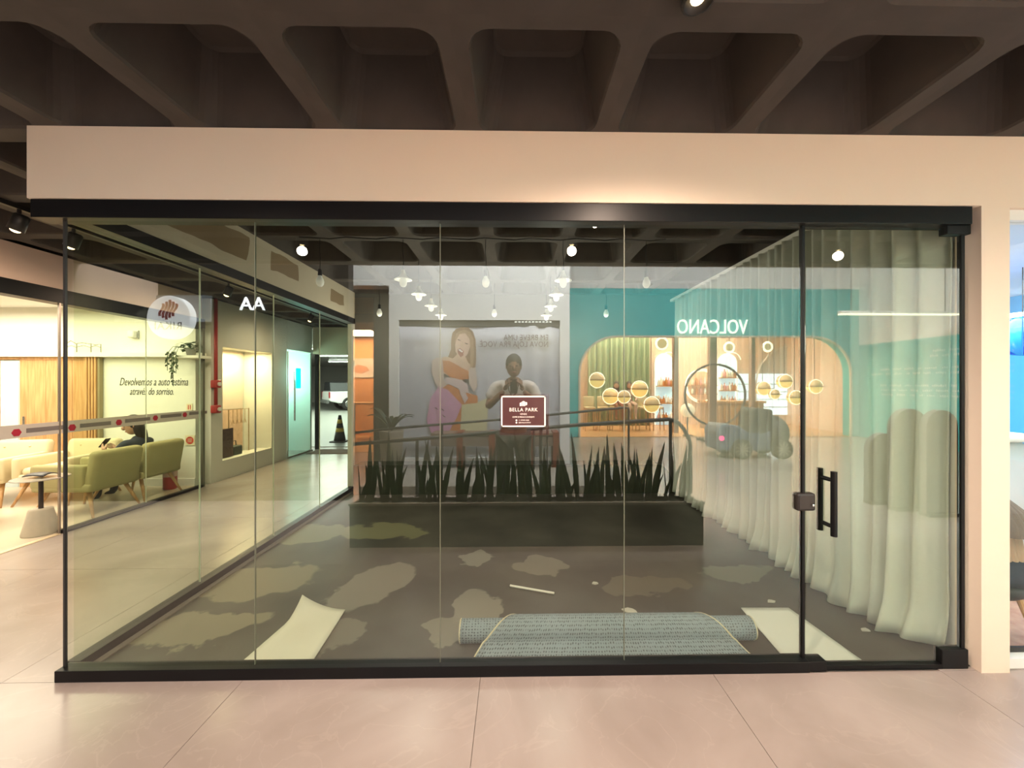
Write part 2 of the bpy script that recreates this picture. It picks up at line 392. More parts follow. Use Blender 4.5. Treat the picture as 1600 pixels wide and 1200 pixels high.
# ---- door_1
d1 = empty('door_1', (pxX(1500), 0, 0), kind='structure'); d1['label'] = 'glass entrance door with black bar handle'
def dpart(mb, n, m, par=d1, **k):
    o = mb.build(n, m, par, **k); o.matrix_parent_inverse = Matrix.Translation((-pxX(1500), 0, 0)); return o
dx0, dx1 = pxX(1258), pxX(1499)
dpart(MB().box((dx0, -0.005, 0.03), (dx1, 0.005, 2.325)), 'pane', G_FRONT)
dpart(MB().box((dx1, -0.01, 0.0), (dx1+0.018, 0.012, 2.335)), 'side_profile', BLACK)
dpart(MB().box((dx0+0.05, -0.02, 0.002), (dx1, 0.02, 0.026)), 'bottom_profile', BLACK)
for (x0, y0, x1, y1) in ((1473, 337, 1510, 368), (1465, 1011, 1506, 1041)):
    a, b = onY(x0, y1, 0), onY(x1, y0, 0)
    dpart(MB().box((a.x, -0.022, a.z), (b.x, 0.022, b.z)), 'hinge', BLACK, bevel=0.004)
a, b = onY(1241, 797, 0), onY(1270, 769, 0)
lk = dpart(MB().box((a.x, -0.024, a.z), (b.x, 0.024, b.z)), 'lock', mat('dark_bronze_lock', (0.02, 0.015, 0.014), 0.35), bevel=0.012)
c = onY(1264, 787, 0)
MB().lathe([(0.0065,0),(0.0065,0.004),(0.003,0.005)], n=12, M=Matrix.Translation((c.x, -0.028, c.z)) @ Matrix.Rotation(PI/2, 4, 'X')).build('keyhole', mat('steel', (0.7,0.7,0.7), 0.25, 1.0), lk)
a, b = onY(1256, 1046, 0), onY(1285, 1027, 0)
dpart(MB().box((a.x, -0.03, 0.003), (b.x, 0.03, b.z)), 'floor_lock', BLACK, bevel=0.004)
hd = dpart(MB().tube([onY(1303, 737, -0.046), onY(1303, 838, -0.046)], 0.015, 12), 'door_handle', BLACK, smooth=False)
p, q = onY(1303, 737, -0.046), onY(1303, 838, -0.046)
MB().tube([(p.x, 0.046, p.z), (p.x, 0.046, q.z)], 0.015, 12).build('inner_bar', BLACK, hd)
for f in (0.14, 0.86):
    z = p.z + (q.z - p.z)*f
    MB().tube([(p.x, -0.046, z), (p.x, -0.015, z), (p.x, 0.015, z), (p.x, 0.046, z)], [0.008, 0.011, 0.011, 0.008], 10).build('standoff', BLACK, hd)
# ---- left glazing window_2 (side wall towards the corridor)
w2 = empty('window_2', (RX, 0, 0), kind='structure'); w2['label'] = 'glass side wall between the empty shop and the corridor'
def w2p(mb, n, m, **k):
    o = mb.build(n, m, w2, **k); o.matrix_parent_inverse = Matrix.Translation((-RX, 0, 0)); return o
ys = [0.04, 0.84, 1.70, 2.57, YB]
for a, b in zip(ys[:-1], ys[1:]):
    w2p(MB().box((RX-0.005, a+0.003, 0.055), (RX+0.005, b-0.003, 2.35)), 'pane', G_SIDE)
for y in ys[1:-1]:
    w2p(MB().box((RX-0.0045, y-0.0028, 0.055), (RX+0.0045, y+0.0028, 2.35)), 'silicone_joint', mat('pale_joint', (0.7, 0.72, 0.6), 0.3))
w2p(MB().box((RX-0.05, 0.04, 2.345), (RX+0.055, YB, 2.419)), 'top_rail', BLACK)
w2p(MB().box((RX-0.035, 0.036, 0.0), (RX+0.035, YB, 0.058)), 'bottom_rail', BLACK)
w2p(MB().box((RX-0.004, -0.006, 0.058), (RX+0.006, 0.006, 2.335)), 'corner_joint', mat('dark_corner_joint', (0.03, 0.03, 0.03), 0.4))
w2p(MB().box((RX+0.036, 0.05, 0.004), (RX+0.075, YB, 0.012)), 'sealant_strip', mat('grey_sealant', (0.2, 0.17, 0.14), 0.7))
# ---- back window: low trough with plants stands before the back wall (see plants)

# ================================================================== CORRIDOR, LEFT SHOP
HEAD = mat('rose_beige_header', (0.64, 0.48, 0.40), 0.8, var=0.02)
tag(MB().box((XL-0.12, -3.0, 2.45), (XL, YF, ZC)).build('wall_clinic_header', HEAD), 'rose beige header wall above the clinic glass front', kind='structure')
tag(MB().box((XL-0.14, -3.0, 2.31), (XL+0.01, YF+0.05, 2.45)).build('trim_3', BLACK), 'black beam along the top of the clinic glass front', kind='structure')
CW = mat('clinic_white_wall', (0.82, 0.81, 0.72), 0.8, var=0.015)
tag(MB().box((-13, YF+0.06, 0), (XL-0.14, YF+0.16, 2.75)).build('wall_clinic_back', CW), 'white back wall of the clinic waiting room', kind='structure')
tag(MB().box((-13.1, -3.2, 0), (-13, YF+0.16, 2.75)).build('wall_clinic_left', CW), 'far white side wall of the clinic', kind='structure')
tag(MB().box((-13, -3.2, 0), (XL-0.14, -3.1, 2.75)).build('wall_clinic_front', CW), 'near white wall of the clinic', kind='structure')
tag(MB().box((-13, -3.2, 2.62), (XL-0.14, YF+0.1, 2.75)).build('ceiling_clinic', WHITEP), 'white ceiling of the clinic waiting room', kind='structure')
tag(MB().box((-13, -3.0, -0.005), (XL-0.02, YF+0.06, 0.005)).build('floor_clinic', mat('pale_clinic_floor', (0.62, 0.53, 0.42), 0.25, var=0.05)), 'pale floor of the clinic waiting room', kind='structure')
tag(MB().box((-13, YF+0.045, 0.005), (XL-0.14, YF+0.06, 0.11)).build('baseboard_clinic', WHITEP), 'white baseboard of the clinic back wall', kind='structure')
# glass front of the clinic
w3 = empty('window_3', (XL, 0, 0), kind='structure'); w3['label'] = 'glass front of the clinic with frosted band'
def w3p(mb, n, m, **k):
    o = mb.build(n, m, w3, **k); o.matrix_parent_inverse = Matrix.Translation((-XL, 0, 0)); return o
YD = onX(94, 700, XL).y; ys3 = [-1.0, 0.6, YD, onX(228, 600, XL).y, YF]
for a, b in zip(ys3[:-1], ys3[1:]):
    w3p(MB().box((XL-0.005, a+0.003, 0.035), (XL+0.005, b-0.003, 2.31)), 'pane', G_CLEAR)
for y in ys3[2:-1]:
    w3p(MB().box((XL-0.005, y-0.0029, 0.03), (XL+0.005, y+0.0029, 2.31)), 'silicone_joint', MATS['pale_joint'])
w3p(MB().box((XL-0.03, YD, 0.0), (XL+0.03, YF, 0.035)), 'bottom_rail', BLACK)
w3p(MB().box((XL-0.009, YD-0.014, 0.0), (XL+0.009, YD-0.002, 2.31)), 'door_edge', mat('dull_steel', (0.4, 0.34, 0.3), 0.4, 0.8))
w3p(MB().box((XL-0.03, -1.0, 0.0), (XL+0.03, YD-0.02, 0.006)), 'threshold', mat('brass_threshold', (0.8, 0.66, 0.45), 0.4, 0.3))
w3p(MB().box((XL-0.03, YF-0.02, 0.0), (XL+0.03, YF+0.02, 2.31)), 'end_post', mat('grey_green_post', (0.12, 0.12, 0.09), 0.5))
FROST = mat('frosted_band_film', (0.55, 0.5, 0.46), 0.7, var=0.03)
for a, b in zip(ys3[:-1], ys3[1:]):
    w3p(MB().box((XL+0.0055, a+0.005, 1.005), (XL+0.0065, b-0.005, 1.125)), 'frosted_band', FROST)
REDM = mat('clinic_logo_red', (0.42, 0.02, 0.05), 0.5); GRYT = mat('clinic_logo_grey', (0.2, 0.17, 0.17), 0.5)
for (px, py) in ((26, 676), (113, 668), (186, 660), (243, 653), (289, 648)):
    p = onX(px, py, XL+0.008)
    w3p(MB().prism([(p.y+0.037*math.cos(2*PI*k/6), p.z+0.037*math.sin(2*PI*k/6)) for k in range(6)], XL+0.0066, XL+0.008, 'x'), 'logo', REDM)
    w3p(MB().box((XL+0.0066, p.y+0.07, p.z-0.012), (XL+0.008, p.y+0.38, p.z+0.03)), 'logo_lettering', GRYT)
# wood panel wall, door and slats on clinic back wall (plane YW)
YW = YF+0.05
def wood_mat(name, c1, c2, sc=3.0, rough=0.45):
    m, t, b = nt(name); N = t.nodes; L = t.links
    tc = N.new('ShaderNodeTexCoord'); mp = N.new('ShaderNodeMapping'); mp.inputs['Scale'].default_value = (sc*4, sc*4, sc*0.3); L.new(tc.outputs['Object'], mp.inputs[0])
    no = N.new('ShaderNodeTexNoise'); no.inputs['Scale'].default_value = 3; no.inputs['Detail'].default_value = 5; L.new(mp.outputs[0], no.inputs['Vector'])
    r = N.new('ShaderNodeValToRGB'); r.color_ramp.elements[0].position = 0.35; r.color_ramp.elements[0].color = (*c1, 1); r.color_ramp.elements[1].position = 0.7; r.color_ramp.elements[1].color = (*c2, 1)
    L.new(no.outputs['Fac'], r.inputs[0]); L.new(r.outputs[0], b.inputs['Base Color']); b.inputs['Roughness'].default_value = rough; MATS[name] = m; return m
OAK = wood_mat('light_oak', (0.52, 0.27, 0.11), (0.70, 0.42, 0.20))
OAK2 = wood_mat('oak_leg', (0.45, 0.24, 0.10), (0.62, 0.38, 0.18))
def wx(px): return onY(px, 600, YW).x
pw = empty('wood_wall_panelling', (wx(90), YW, 0), label='light oak wall panelling with cream ledge on the clinic back wall', cat='wall panelling')
def pwp(mb, n, m, **k):
    o = mb.build(n, m, pw, **k); o.matrix_parent_inverse = Matrix.Translation((-wx(90), -YW, 0)); return o
zt = onY(90, 558, YW).z
xs = [wx(-120), wx(-60), wx(4)]
for a, b in zip(xs[:-1], xs[1:]): pwp(MB().box((a+0.004, YW-0.04, 0.005), (b-0.004, YW+0.0, zt)), 'panel', OAK)
xs = [wx(36), wx(77), wx(118), wx(139)]
for a, b in zip(xs[:-1], xs[1:]): pwp(MB().box((a+0.003, YW-0.04, 0.005), (b-0.003, YW+0.0, zt)), 'panel', OAK)
for k in range(4):
    x = wx(140.5 + k*4.6); pwp(MB().box((x, YW-0.065, 0.005), (x+0.024, YW, zt)), 'slat', OAK)
pwp(MB().box((wx(158), YW-0.05, 0.005), (wx(161), YW, zt)), 'end_panel', mat('olive_panel', (0.3, 0.24, 0.13), 0.6))
pwp(MB().box((wx(-120), YW-0.10, zt), (wx(322), YW+0.005, zt+0.06)), 'ledge', CW)
pwp(MB().box((wx(-120), YW-0.05, zt-0.04), (wx(139), YW-0.041, zt)), 'ledge_trim', OAK2)
d2 = empty('door_2', (wx(20), YW, 0), kind='structure'); d2['label'] = 'open pale blue door in the oak panelling'
def d2p(mb, n, m, **k):
    o = mb.build(n, m, d2, **k); o.matrix_parent_inverse = Matrix.Translation((-wx(20), -YW, 0)); return o
d2p(MB().box((wx(5), YW-0.03, 0.005), (wx(36), YW-0.005, zt-0.05)), 'frame', WHITEP)
leaf = d2p(MB().box((wx(13), YW-0.04, 0.006), (wx(34), YW-0.031, zt-0.08)), 'leaf', mat('pale_blue_leaf', (0.62, 0.72, 0.75), 0.5))
p = onY(37, 656, YW-0.05)
MB().tube([(p.x, p.y, p.z-0.1), (p.x, p.y, p.z+0.05)], 0.012, 8).build('door_handle', MATS['steel'], leaf)
# wall lettering
SCR = mat('dark_wall_lettering', (0.05, 0.05, 0.04), 0.6)
wt = empty('wall_lettering', (wx(240), YF+0.058, onY(240, 597, YF).z), label='dark cursive lettering about self esteem on the clinic wall', cat='lettering')
for s_, px, py, sz in (('Devolvemos a auto estima', 240, 597, 0.165), ('através do sorriso.', 237, 612, 0.15)):
    p = onY(px, py, YF+0.058); t = text('lettering', s_, sz, (0, 0, 0), SCR, wt, ext=0.001, shear=0.35, sx=0.56); t.location = (p.x - wt.location.x, 0, p.z - wt.location.z)

# armchairs
UPH = mat('mustard_olive_upholstery', (0.38, 0.33, 0.16), 0.9, var=0.08, scale=14, bump=0.1)
UPH2 = mat('cream_upholstery', (0.66, 0.56, 0.36), 0.9, var=0.06, scale=14, bump=0.1)
def armchair(loc, rz, m, label):      # faces local -Y
    t = empty('armchair', loc, rz, label, 'chair', 'armchairs in the clinic waiting room')
    w, d = (0.57 if m is UPH else 0.66), 0.66
    MB().rbox((0, 0.0, 0.34), (w, d, 0.10), 0.03).build('base', m, t, True)
    MB().rbox((0, -0.05, 0.42), (w-0.16, d-0.14, 0.10), 0.04).build('seat_cushion', m, t, True)
    Mx = Matrix.Translation((0, 0.27, 0.30)) @ Matrix.Rotation(R(-10), 4, 'X')
    MB().rbox((0, 0, 0.22), (w-0.02, 0.13, 0.46), 0.05, Mx).build('backrest', m, t, True)
    for s in (-1, 1):
        MB().rbox((s*(w/2-0.04), -0.04, 0.46), (0.085, d-0.06, 0.27), 0.03).build('armrest', m, t, True)
    for sx in (-1, 1):
        for sy in (-1, 1):
            MB().tube([(sx*(w/2-0.09), sy*0.22, 0.30), (sx*(w/2-0.02), sy*0.34, 0.005)], [0.022, 0.012], 8).build('leg', OAK2, t, True)
    for i in (-1, 1):
        MB().ball((0, 0, 0), 0.012, 8, 6, M=Mx @ Matrix.Translation((i*0.13, -0.066, 0.36))).build('button', m, t, True)
    return t
armchair((-5.02, 2.62, 0), R(-90), UPH, 'mustard armchair seen from behind nearest the glass, empty')
armchair((-5.02, 3.22, 0), R(-90), UPH, 'mustard armchair seen from behind with a woman sitting in it')
armchair((-6.56, 2.98, 0), R(14), UPH2, 'cream armchair by the oak panelling beside the coffee table')
armchair((-5.80, 3.12, 0), R(4), UPH2, 'cream armchair in the corner behind the empty mustard armchair')

# seated woman
SKINM = mat('skin', (0.55, 0.32, 0.22), 0.55, var=0.04); HAIR = mat('dark_brown_hair', (0.018, 0.012, 0.009), 0.45, var=0.3, scale=40)
DARKB = mat('navy_cloth', (0.025, 0.03, 0.045), 0.85)
def person_head(root, c, yaw, r=0.1, pitch=0, hair=None, long_hair=False, face=SKINM):
    """head centred at c looking along local -Y turned by yaw"""
    M = Matrix.Translation(c) @ Matrix.Rotation(yaw, 4, 'Z') @ Matrix.Rotation(pitch, 4, 'X')
    b = MB().ball((0, 0, 0), r, 16, 12, (0.80, 0.95, 1.18), M)
    b.ball((0, -0.03*r*10, -0.55*r), r*0.62, 14, 8, (0.9, 0.9, 0.95), M)
    b.ball((0, -0.98*r, -0.12*r), r*0.19, 8, 6, (0.8, 1.0, 1.4), M)
    for s in (-1, 1): b.ball((s*0.80*r, 0.05*r, -0.1*r), r*0.22, 8, 6, (0.4, 0.8, 1.2), M)
    h = b.build('head', face, root, True)
    for s in (-1, 1): MB().ball((s*0.32*r, -0.86*r, 0.1*r), r*0.1, 8, 6, (1.3, 0.6, 0.7), M).build('eye', mat('eye_dark', (0.02, 0.015, 0.012), 0.3), h, True)
    MB().ball((0, -0.86*r, -0.58*r), r*0.2, 8, 6, (1.3, 0.5, 0.4), M).build('mouth', mat('lips', (0.4, 0.13, 0.11), 0.5), h, True)
    hb = MB().ball((0, 0.12*r, 0.22*r), r*1.03, 16, 10, (0.86, 0.98, 1.12), M)
    if long_hair:
        hb.ball((0, 0.5*r, -0.9*r), r*0.95, 14, 10, (0.95, 0.55, 1.7), M)
        for s in (-1, 1): hb.ball((s*0.72*r, 0.2*r, -0.7*r), r*0.42, 10, 8, (0.6, 1.0, 2.6), M)
    hb.build('hair', hair or HAIR, root, True)
    return h
wm = empty('person', (-5.06, 3.22, -0.06), R(-90), 'woman with long dark hair seated in a mustard armchair looking at a phone', 'person')
J = {'pelvis': ((0, 0.06, 0.50), (0.15, 0.12)), 'chest': ((0, 0.05, 0.72), (0.15, 0.10)), 'neck': ((0, 0.02, 0.88), 0.045),
     'ls': ((-0.17, 0.04, 0.80), 0.055), 'le': ((-0.22, -0.10, 0.60), 0.042), 'lw': ((-0.08, -0.30, 0.68), 0.028),
     'rs': ((0.17, 0.04, 0.80), 0.055), 're': ((0.22, -0.10, 0.60), 0.042), 'rw': ((0.08, -0.30, 0.68), 0.028),
     'lh': ((-0.1, -0.02, 0.50), 0.085), 'lk': ((-0.12, -0.38, 0.50), 0.065), 'la': ((-0.12, -0.40, 0.10), 0.04), 'lt': ((-0.12, -0.52, 0.045), 0.035),
     'rh': ((0.1, -0.02, 0.50), 0.085), 'rk': ((0.12, -0.38, 0.50), 0.065), 'ra': ((0.12, -0.36, 0.10), 0.04), 'rt': ((0.12, -0.48, 0.045), 0.035)}
E = [('pelvis','chest'),('chest','neck'),('chest','ls'),('ls','le'),('le','lw'),('chest','rs'),('rs','re'),('re','rw'),
     ('pelvis','lh'),('lh','lk'),('lk','la'),('la','lt'),('pelvis','rh'),('rh','rk'),('rk','ra'),('ra','rt')]
skin('body', J, E, DARKB, wm)
person_head(wm, (0, -0.02, 1.01), R(45), 0.105, R(14), long_hair=True)
def hand(root, wrist, dirv, palm_n, m, s=1.0, curl=0.5):
    d = Vector(dirv).normalized(); n = Vector(palm_n).normalized(); side = d.cross(n).normalized(); W = Vector(wrist)
    Jh = {'w': (W, 0.026*s), 'p': (W + d*0.05*s, (0.038*s, 0.018*s))}; Eh = [('w','p')]
    for i, (o, l) in enumerate(((-0.03, 0.062), (-0.010, 0.075), (0.010, 0.07), (0.029, 0.054))):
        b0 = W + d*0.085*s + side*o*s; Jh['a%d'%i] = (b0, 0.0095*s); k = b0 + d*l*0.55*s + n*l*0.25*curl*s; Jh['b%d'%i] = (k, 0.0085*s)
        Jh['c%d'%i] = (k + d*l*0.3*s + n*l*0.5*curl*s, 0.007*s); Eh += [('p','a%d'%i), ('a%d'%i,'b%d'%i), ('b%d'%i,'c%d'%i)]
    Jh['t0'] = (W + d*0.035*s - side*0.038*s + n*0.012*s, 0.011*s); Jh['t1'] = (W + d*0.075*s - side*0.055*s + n*0.03*s, 0.009*s)
    Eh += [('p','t0'), ('t0','t1')]
    return skin('hand', Jh, Eh, m, root, 1)
hand(wm, (-0.08, -0.30, 0.68), (0.25, -0.8, 0.5), (1, 0.2, 0.2), SKINM, 0.9); hand(wm, (0.08, -0.30, 0.68), (-0.25, -0.8, 0.5), (-1, 0.2, 0.2), SKINM, 0.9)
ph = MB().rbox((0, 0, 0), (0.07, 0.012, 0.15), 0.005, Matrix.Translation((0, -0.40, 0.775)) @ Matrix.Rotation(R(-40), 4, 'X')).build('phone', mat('phone_black', (0.02,0.02,0.022), 0.25), None)
ph.parent = None; ph.matrix_world = Matrix.Translation((-5.06, 3.22, -0.06)) @ Matrix.Rotation(R(-90), 4, 'Z')
tag(ph, 'black phone in the hands of the seated woman', 'phone')

# concrete side table with dark leather item
p = onZ(64, 834, 0)
st = empty('side_table', (p.x, p.y, 0.005), 0, 'round side table with cone shaped concrete base and dark stem', 'table')
MB().lathe([(0.13,0),(0.132,0.01),(0.085,0.24),(0.08,0.25)], n=24).build('base', mat('pale_concrete', (0.52, 0.46, 0.38), 0.9, var=0.1, scale=20), st, True)
MB().tube([(0,0,0.25),(0,0,0.55)], 0.018, 10).build('stem', mat('dark_wine_metal', (0.03, 0.012, 0.012), 0.4), st)
MB().lathe([(0.001,0.55),(0.195,0.55),(0.2,0.556),(0.195,0.562),(0.001,0.562)], n=32).build('tabletop', mat('smoked_grey_top', (0.36, 0.32, 0.28), 0.25), st)
lb = MB(); lb.grid(lambda u, v: Vector((-0.1+0.2*u, -0.07+0.14*v, 0.02*math.sin(PI*v)+0.012*math.sin(3*u))), 6, 6)
tag(lb.build('magazine', mat('dark_leather', (0.02, 0.018, 0.025), 0.4), None, True, loc=(p.x, p.y, 0.585), solid=0.008), 'dark curled magazine lying on the concrete based side table', 'magazine')
# ring coffee table
ct = empty('coffee_table', (-5.80, 2.0, 0.005), 0, 'low black rimmed round coffee table by the cream armchair', 'table')
MB().tube([(0.32*math.cos(2*PI*k/32), 0.32*math.sin(2*PI*k/32), 0.35) for k in range(33)], 0.014, 8).build('rim', BLACK, ct, True)
MB().lathe([(0.001,0.335),(0.31,0.335),(0.31,0.345),(0.001,0.345)], n=32).build('tabletop', mat('walnut_top', (0.3, 0.2, 0.12), 0.4), ct)
for k in range(3):
    a = 2*PI*k/3 - 0.2
    MB().tube([(0.3*math.cos(a-0.15), 0.3*math.sin(a-0.15), 0.34), (0.27*math.cos(a-0.15), 0.27*math.sin(a-0.15), 0.006), (0.27*math.cos(a+0.15), 0.27*math.sin(a+0.15), 0.006), (0.3*math.cos(a+0.15), 0.3*math.sin(a+0.15), 0.34)], 0.007, 6).build('leg', BLACK, ct)
# pothos on shelf
p0, p1 = onY(281, 556, YF-0.1), onY(317, 560, YF-0.1)
sh = tag(MB().box((p0.x, YF-0.18, p1.z), (p1.x, YF+0.06, p1.z+0.04)).build('shelf', CW, None, bevel=0.004), 'short white wall shelf carrying a trailing plant', 'shelf')
GLEAF = mat('pothos_green', (0.10, 0.14, 0.07), 0.6, var=0.2, scale=30)
pp = empty('trailing_plant', (p0.x+0.13, YF-0.06, p1.z+0.04), 0, 'trailing pothos in grey pot on the clinic wall shelf', 'plant')
MB().lathe([(0.05,0),(0.07,0.09),(0.074,0.10),(0.06,0.095)], n=16).build('pot', mat('grey_pot', (0.3,0.29,0.27), 0.7), pp, True)
leafb = MB()
def leafm(b, c, dirv, l, wd, up=Vector((0,0,1))):
    d = Vector(dirv).normalized(); s = d.cross(up); s = s.normalized() if s.length > 1e-4 else Vector((1,0,0)); n = s.cross(d)
    b.add([c, c+d*l*0.4+s*wd, c+d*l+n*(-l*0.15), c+d*l*0.4-s*wd, c+d*l*0.45+n*wd*0.25], [(0,1,4),(1,2,4),(2,3,4),(3,0,4)])
for k in range(60):
    a = random.uniform(0, 2*PI); rr = random.uniform(0, 0.13); c = Vector((rr*math.cos(a)-0.03, rr*math.sin(a)*0.6, 0.1+random.uniform(-0.02, 0.09)))
    leafm(leafb, c, (math.cos(a), math.sin(a), random.uniform(-0.6,0.5)), 0.07, 0.025)
stm = MB()
for (dx, ln) in ((-0.2, 0.22), (-0.14, 0.30), (-0.12, 0.44), (-0.08, 0.26)):
    pts = [(-0.02, -0.05, 0.1), (dx*0.7, -0.14, 0.12), (dx, -0.16, 0.02), (dx, -0.16, -ln)]
    stm.tube(pts, 0.004, 5)
    for k in range(int(ln*45)): 
        a = random.uniform(0, 2*PI); leafm(leafb, Vector((dx, -0.16, 0.05-k/45)), (math.cos(a), math.sin(a)*0.4, -0.8), 0.05, 0.02)
lo = leafb.build('foliage', GLEAF, pp); lo['kind'] = 'stuff'; stm.build('stem', GLEAF, pp)
# extinguisher & signs
p = onZ(290, 757, 0); p = Vector((p.x, YF-0.12, 0.005))
fe = empty('fire_extinguisher', p, 0, 'red fire extinguisher on the floor at the clinic corner', 'fire extinguisher')
RED = mat('extinguisher_red', (0.42, 0.025, 0.025), 0.35)
MB().lathe([(0.07,0),(0.08,0.012),(0.08,0.36),(0.06,0.42),(0.028,0.45),(0.025,0.48)], n=20).build('cylinder_body', RED, fe, True)
MB().lathe([(0.0805,0.18),(0.0812,0.185),(0.0812,0.29),(0.0805,0.295)], n=20).build('paper_label', mat('extinguisher_label', (0.5,0.3,0.26), 0.6), fe, True)
MB().box((-0.02,-0.05,0.48),(0.02,0.05,0.53)).build('valve', BLACK, fe)
hs = [(0.02,0,0.5)] + [(0.09+0.10*math.cos(a)*1.0, -0.02, 0.60+0.09*math.sin(a)) for a in [PI+0.2-2*PI*k/14 for k in range(14)]]
MB().tube(hs, 0.011, 8).build('hose', BLACK, fe, True)
p = onY(297, 688, YF+0.055)
sg = empty('safety_sign', p, 0, 'square sign with red disc above the fire extinguisher', 'sign')
MB().box((-0.07,-0.004,-0.075),(0.07,0.003,0.075)).build('plate', mat('sign_cream', (0.8,0.7,0.5),0.6), sg)
MB().lathe([(0.055,0),(0.055,0.003)], n=24, M=Matrix.Translation((0,-0.004,0)) @ Matrix.Rotation(PI/2,4,'X')).build('red_disc', mat('sign_red', (0.6,0.07,0.04), 0.5), sg)
for k in range(3): MB().box((-0.03,-0.0085,0.018-k*0.02),(0.03,-0.0075,0.024-k*0.02)).build('line', MATS['sign_cream'], sg)
p = onY(296, 636, YF+0.055)
ss = empty('alarm_plate', p, 0, 'small cream plate with two red bars on the clinic wall', 'sign')
MB().box((-0.045,-0.004,-0.05),(0.045,0.003,0.05)).build('plate', MATS['sign_cream'], ss)
for x in (-0.018, 0.01): MB().box((x,-0.006,-0.035),(x+0.012,-0.004,0.03)).build('red_bar', MATS['sign_red'], ss)
p = onY(211, 523, YF+0.055)
sc_ = empty('security_camera', p, 0, 'small white camera box on the clinic wall', 'camera')
MB().rbox((0,-0.04,0),(0.10,0.08,0.10),0.02).build('body', WHITEP, sc_, True); MB().box((0.055,-0.02,-0.06),(0.062,0.003,0.06)).build('bracket', mat('bracket_grey',(0.4,0.4,0.38),0.5), sc_)
# wire sculptures on ledge
for k, (px, wd) in enumerate(((112, 0.14), (131, 0.2), (150, 0.14))):
    p = onY(px, 556, YW-0.1); b = MB()
    z0 = zt + 0.06
    pts = [(-wd/2,0,0.003),(-wd/2,0,0.13),(-wd*0.1,0,0.17-0.03*k),(wd/2,0,0.12),(wd/2,0,0.003)]
    b.tube(pts, 0.005, 6); b.tube([(-wd/2,0,0.08),(0,0,0.1),(wd/2,0,0.07)], 0.004, 6)
    tag(b.build('wire_ornament', mat('dull_bronze_wire', (0.25,0.22,0.14), 0.4, 0.6), None, loc=(p.x, p.y, z0)),
        ('thin bronze wire ornament on the ledge, nearest the door', 'wide thin bronze wire ornament in the middle of the ledge', 'thin bronze wire ornament on the ledge, nearest the lettering')[k], 'ornament', 'wire ornaments on the clinic ledge')

# ---- corridor wall beyond the clinic
GW = mat('pale_grey_corridor_wall', (0.62, 0.60, 0.54), 0.75, var=0.03)
YN0, YN1, ZN0, ZN1 = 4.08, 5.30, 0.30, 2.08
cw = MB(); XA = XL - 0.25
cw.box((XA, YF+0.17, 0), (XL, YN0, ZC)); cw.box((XA, YN1, 0), (XL, 5.78, ZC)); cw.box((XA, YN0, 0), (XL, YN1, ZN0)); cw.box((XA, YN0, ZN1), (XL, YN1, ZC)); cw.box((XL-0.6, YN0-0.1, ZN0-0.1), (XL-0.55, YN1+0.1, ZN1+0.1))
cw.box((XL-0.6, YN0-0.1, ZN0-0.1), (XL-0.25, YN0-0.05, ZN1+0.1)); cw.box((XL-0.6, YN1+0.05, ZN0-0.1), (XL-0.25, YN1+0.1, ZN1+0.1)); cw.box((XL-0.6, YN0-0.1, ZN1+0.05), (XL-0.25, YN1+0.1, ZN1+0.1)); cw.box((XL-0.6, YN0-0.1, ZN0-0.1), (XL-0.25, YN1+0.1, ZN0-0.05))
tag(cw.build('wall_corridor', GW), 'pale grey corridor wall with a lit display niche', kind='structure')
dn = empty('window_4', (XL-0.5, 4.7, ZN0), kind='structure'); dn['label'] = 'lit shop display window in the grey corridor wall'
def dnp(mb, n, m, **k):
    o = mb.build(n, m, dn, **k); o.matrix_parent_inverse = Matrix.Translation((-(XL-0.5), -4.7, -ZN0)); return o
dnp(MB().box((XL-0.008, YN0, ZN0), (XL-0.002, YN1, ZN1)), 'pane', G_CLEAR)
dnp(MB().box((XL-0.548, YN0, ZN0), (XL-0.54, 4.55, ZN1)), 'cream_panel', mat('cream_display', (0.72, 0.6, 0.42), 0.7))
dnp(MB().box((XL-0.548, 4.56, 1.05), (XL-0.54, YN1, ZN1)), 'white_poster', mat('poster_pink_white', (0.75, 0.6, 0.52), 0.6, var=0.12, scale=5))
dnp(MB().box((XL-0.548, 4.56, ZN0), (XL-0.54, YN1, 1.04)), 'floral_poster', mat('floral_print', (0.70, 0.46, 0.34), 0.7, var=0.35, scale=18))
light('AREA', 'display_light', (XL-0.28, 4.7, ZN1-0.02), 45, (1.0, 0.78, 0.5), size=0.25, size_y=1.0)
# things in the display
def disp(n, mb, m, label, cat, loc, **k):
    return tag(mb.build(n, m, None, loc=loc, **k), label, cat)
b = MB().lathe([(0.10,0),(0.10,0.01),(0.012,0.02),(0.012,0.55),(0.05,0.58),(0.11,0.72),(0.12,0.86),(0.07,1.0),(0.03,1.04),(0.025,1.10)], n=16)
disp('dress_form', b, mat('dark_dress', (0.10,0.09,0.08), 0.8), 'dark dress form in the lit corridor display window', 'mannequin', (XL-0.36, 4.28, ZN0-0.05), smooth=True)
disp('framed_picture', MB().box((-0.01,-0.16,0),(0.01,0.16,0.52)), mat('dark_floral', (0.10,0.06,0.05), 0.6, var=0.6, scale=25), 'dark floral picture standing low in the corridor display', 'picture', (XL-0.14, 4.33, ZN0-0.05))
b = MB(); b.rbox((0,0,0.1),(0.16,0.22,0.2),0.02); b.tube([(0,-0.06,0.2),(0,-0.05,0.28),(0,0.05,0.28),(0,0.06,0.2)],0.008,6)
disp('handbag', b, mat('dark_green_bag', (0.05,0.06,0.045), 0.5), 'dark green handbag in the corridor display', 'bag', (XL-0.22, 4.62, ZN0-0.05))
rk = empty('garment_rack', (XL-0.36, 4.95, ZN0-0.05), 0, 'thin metal rack in front of the floral poster', 'rack')
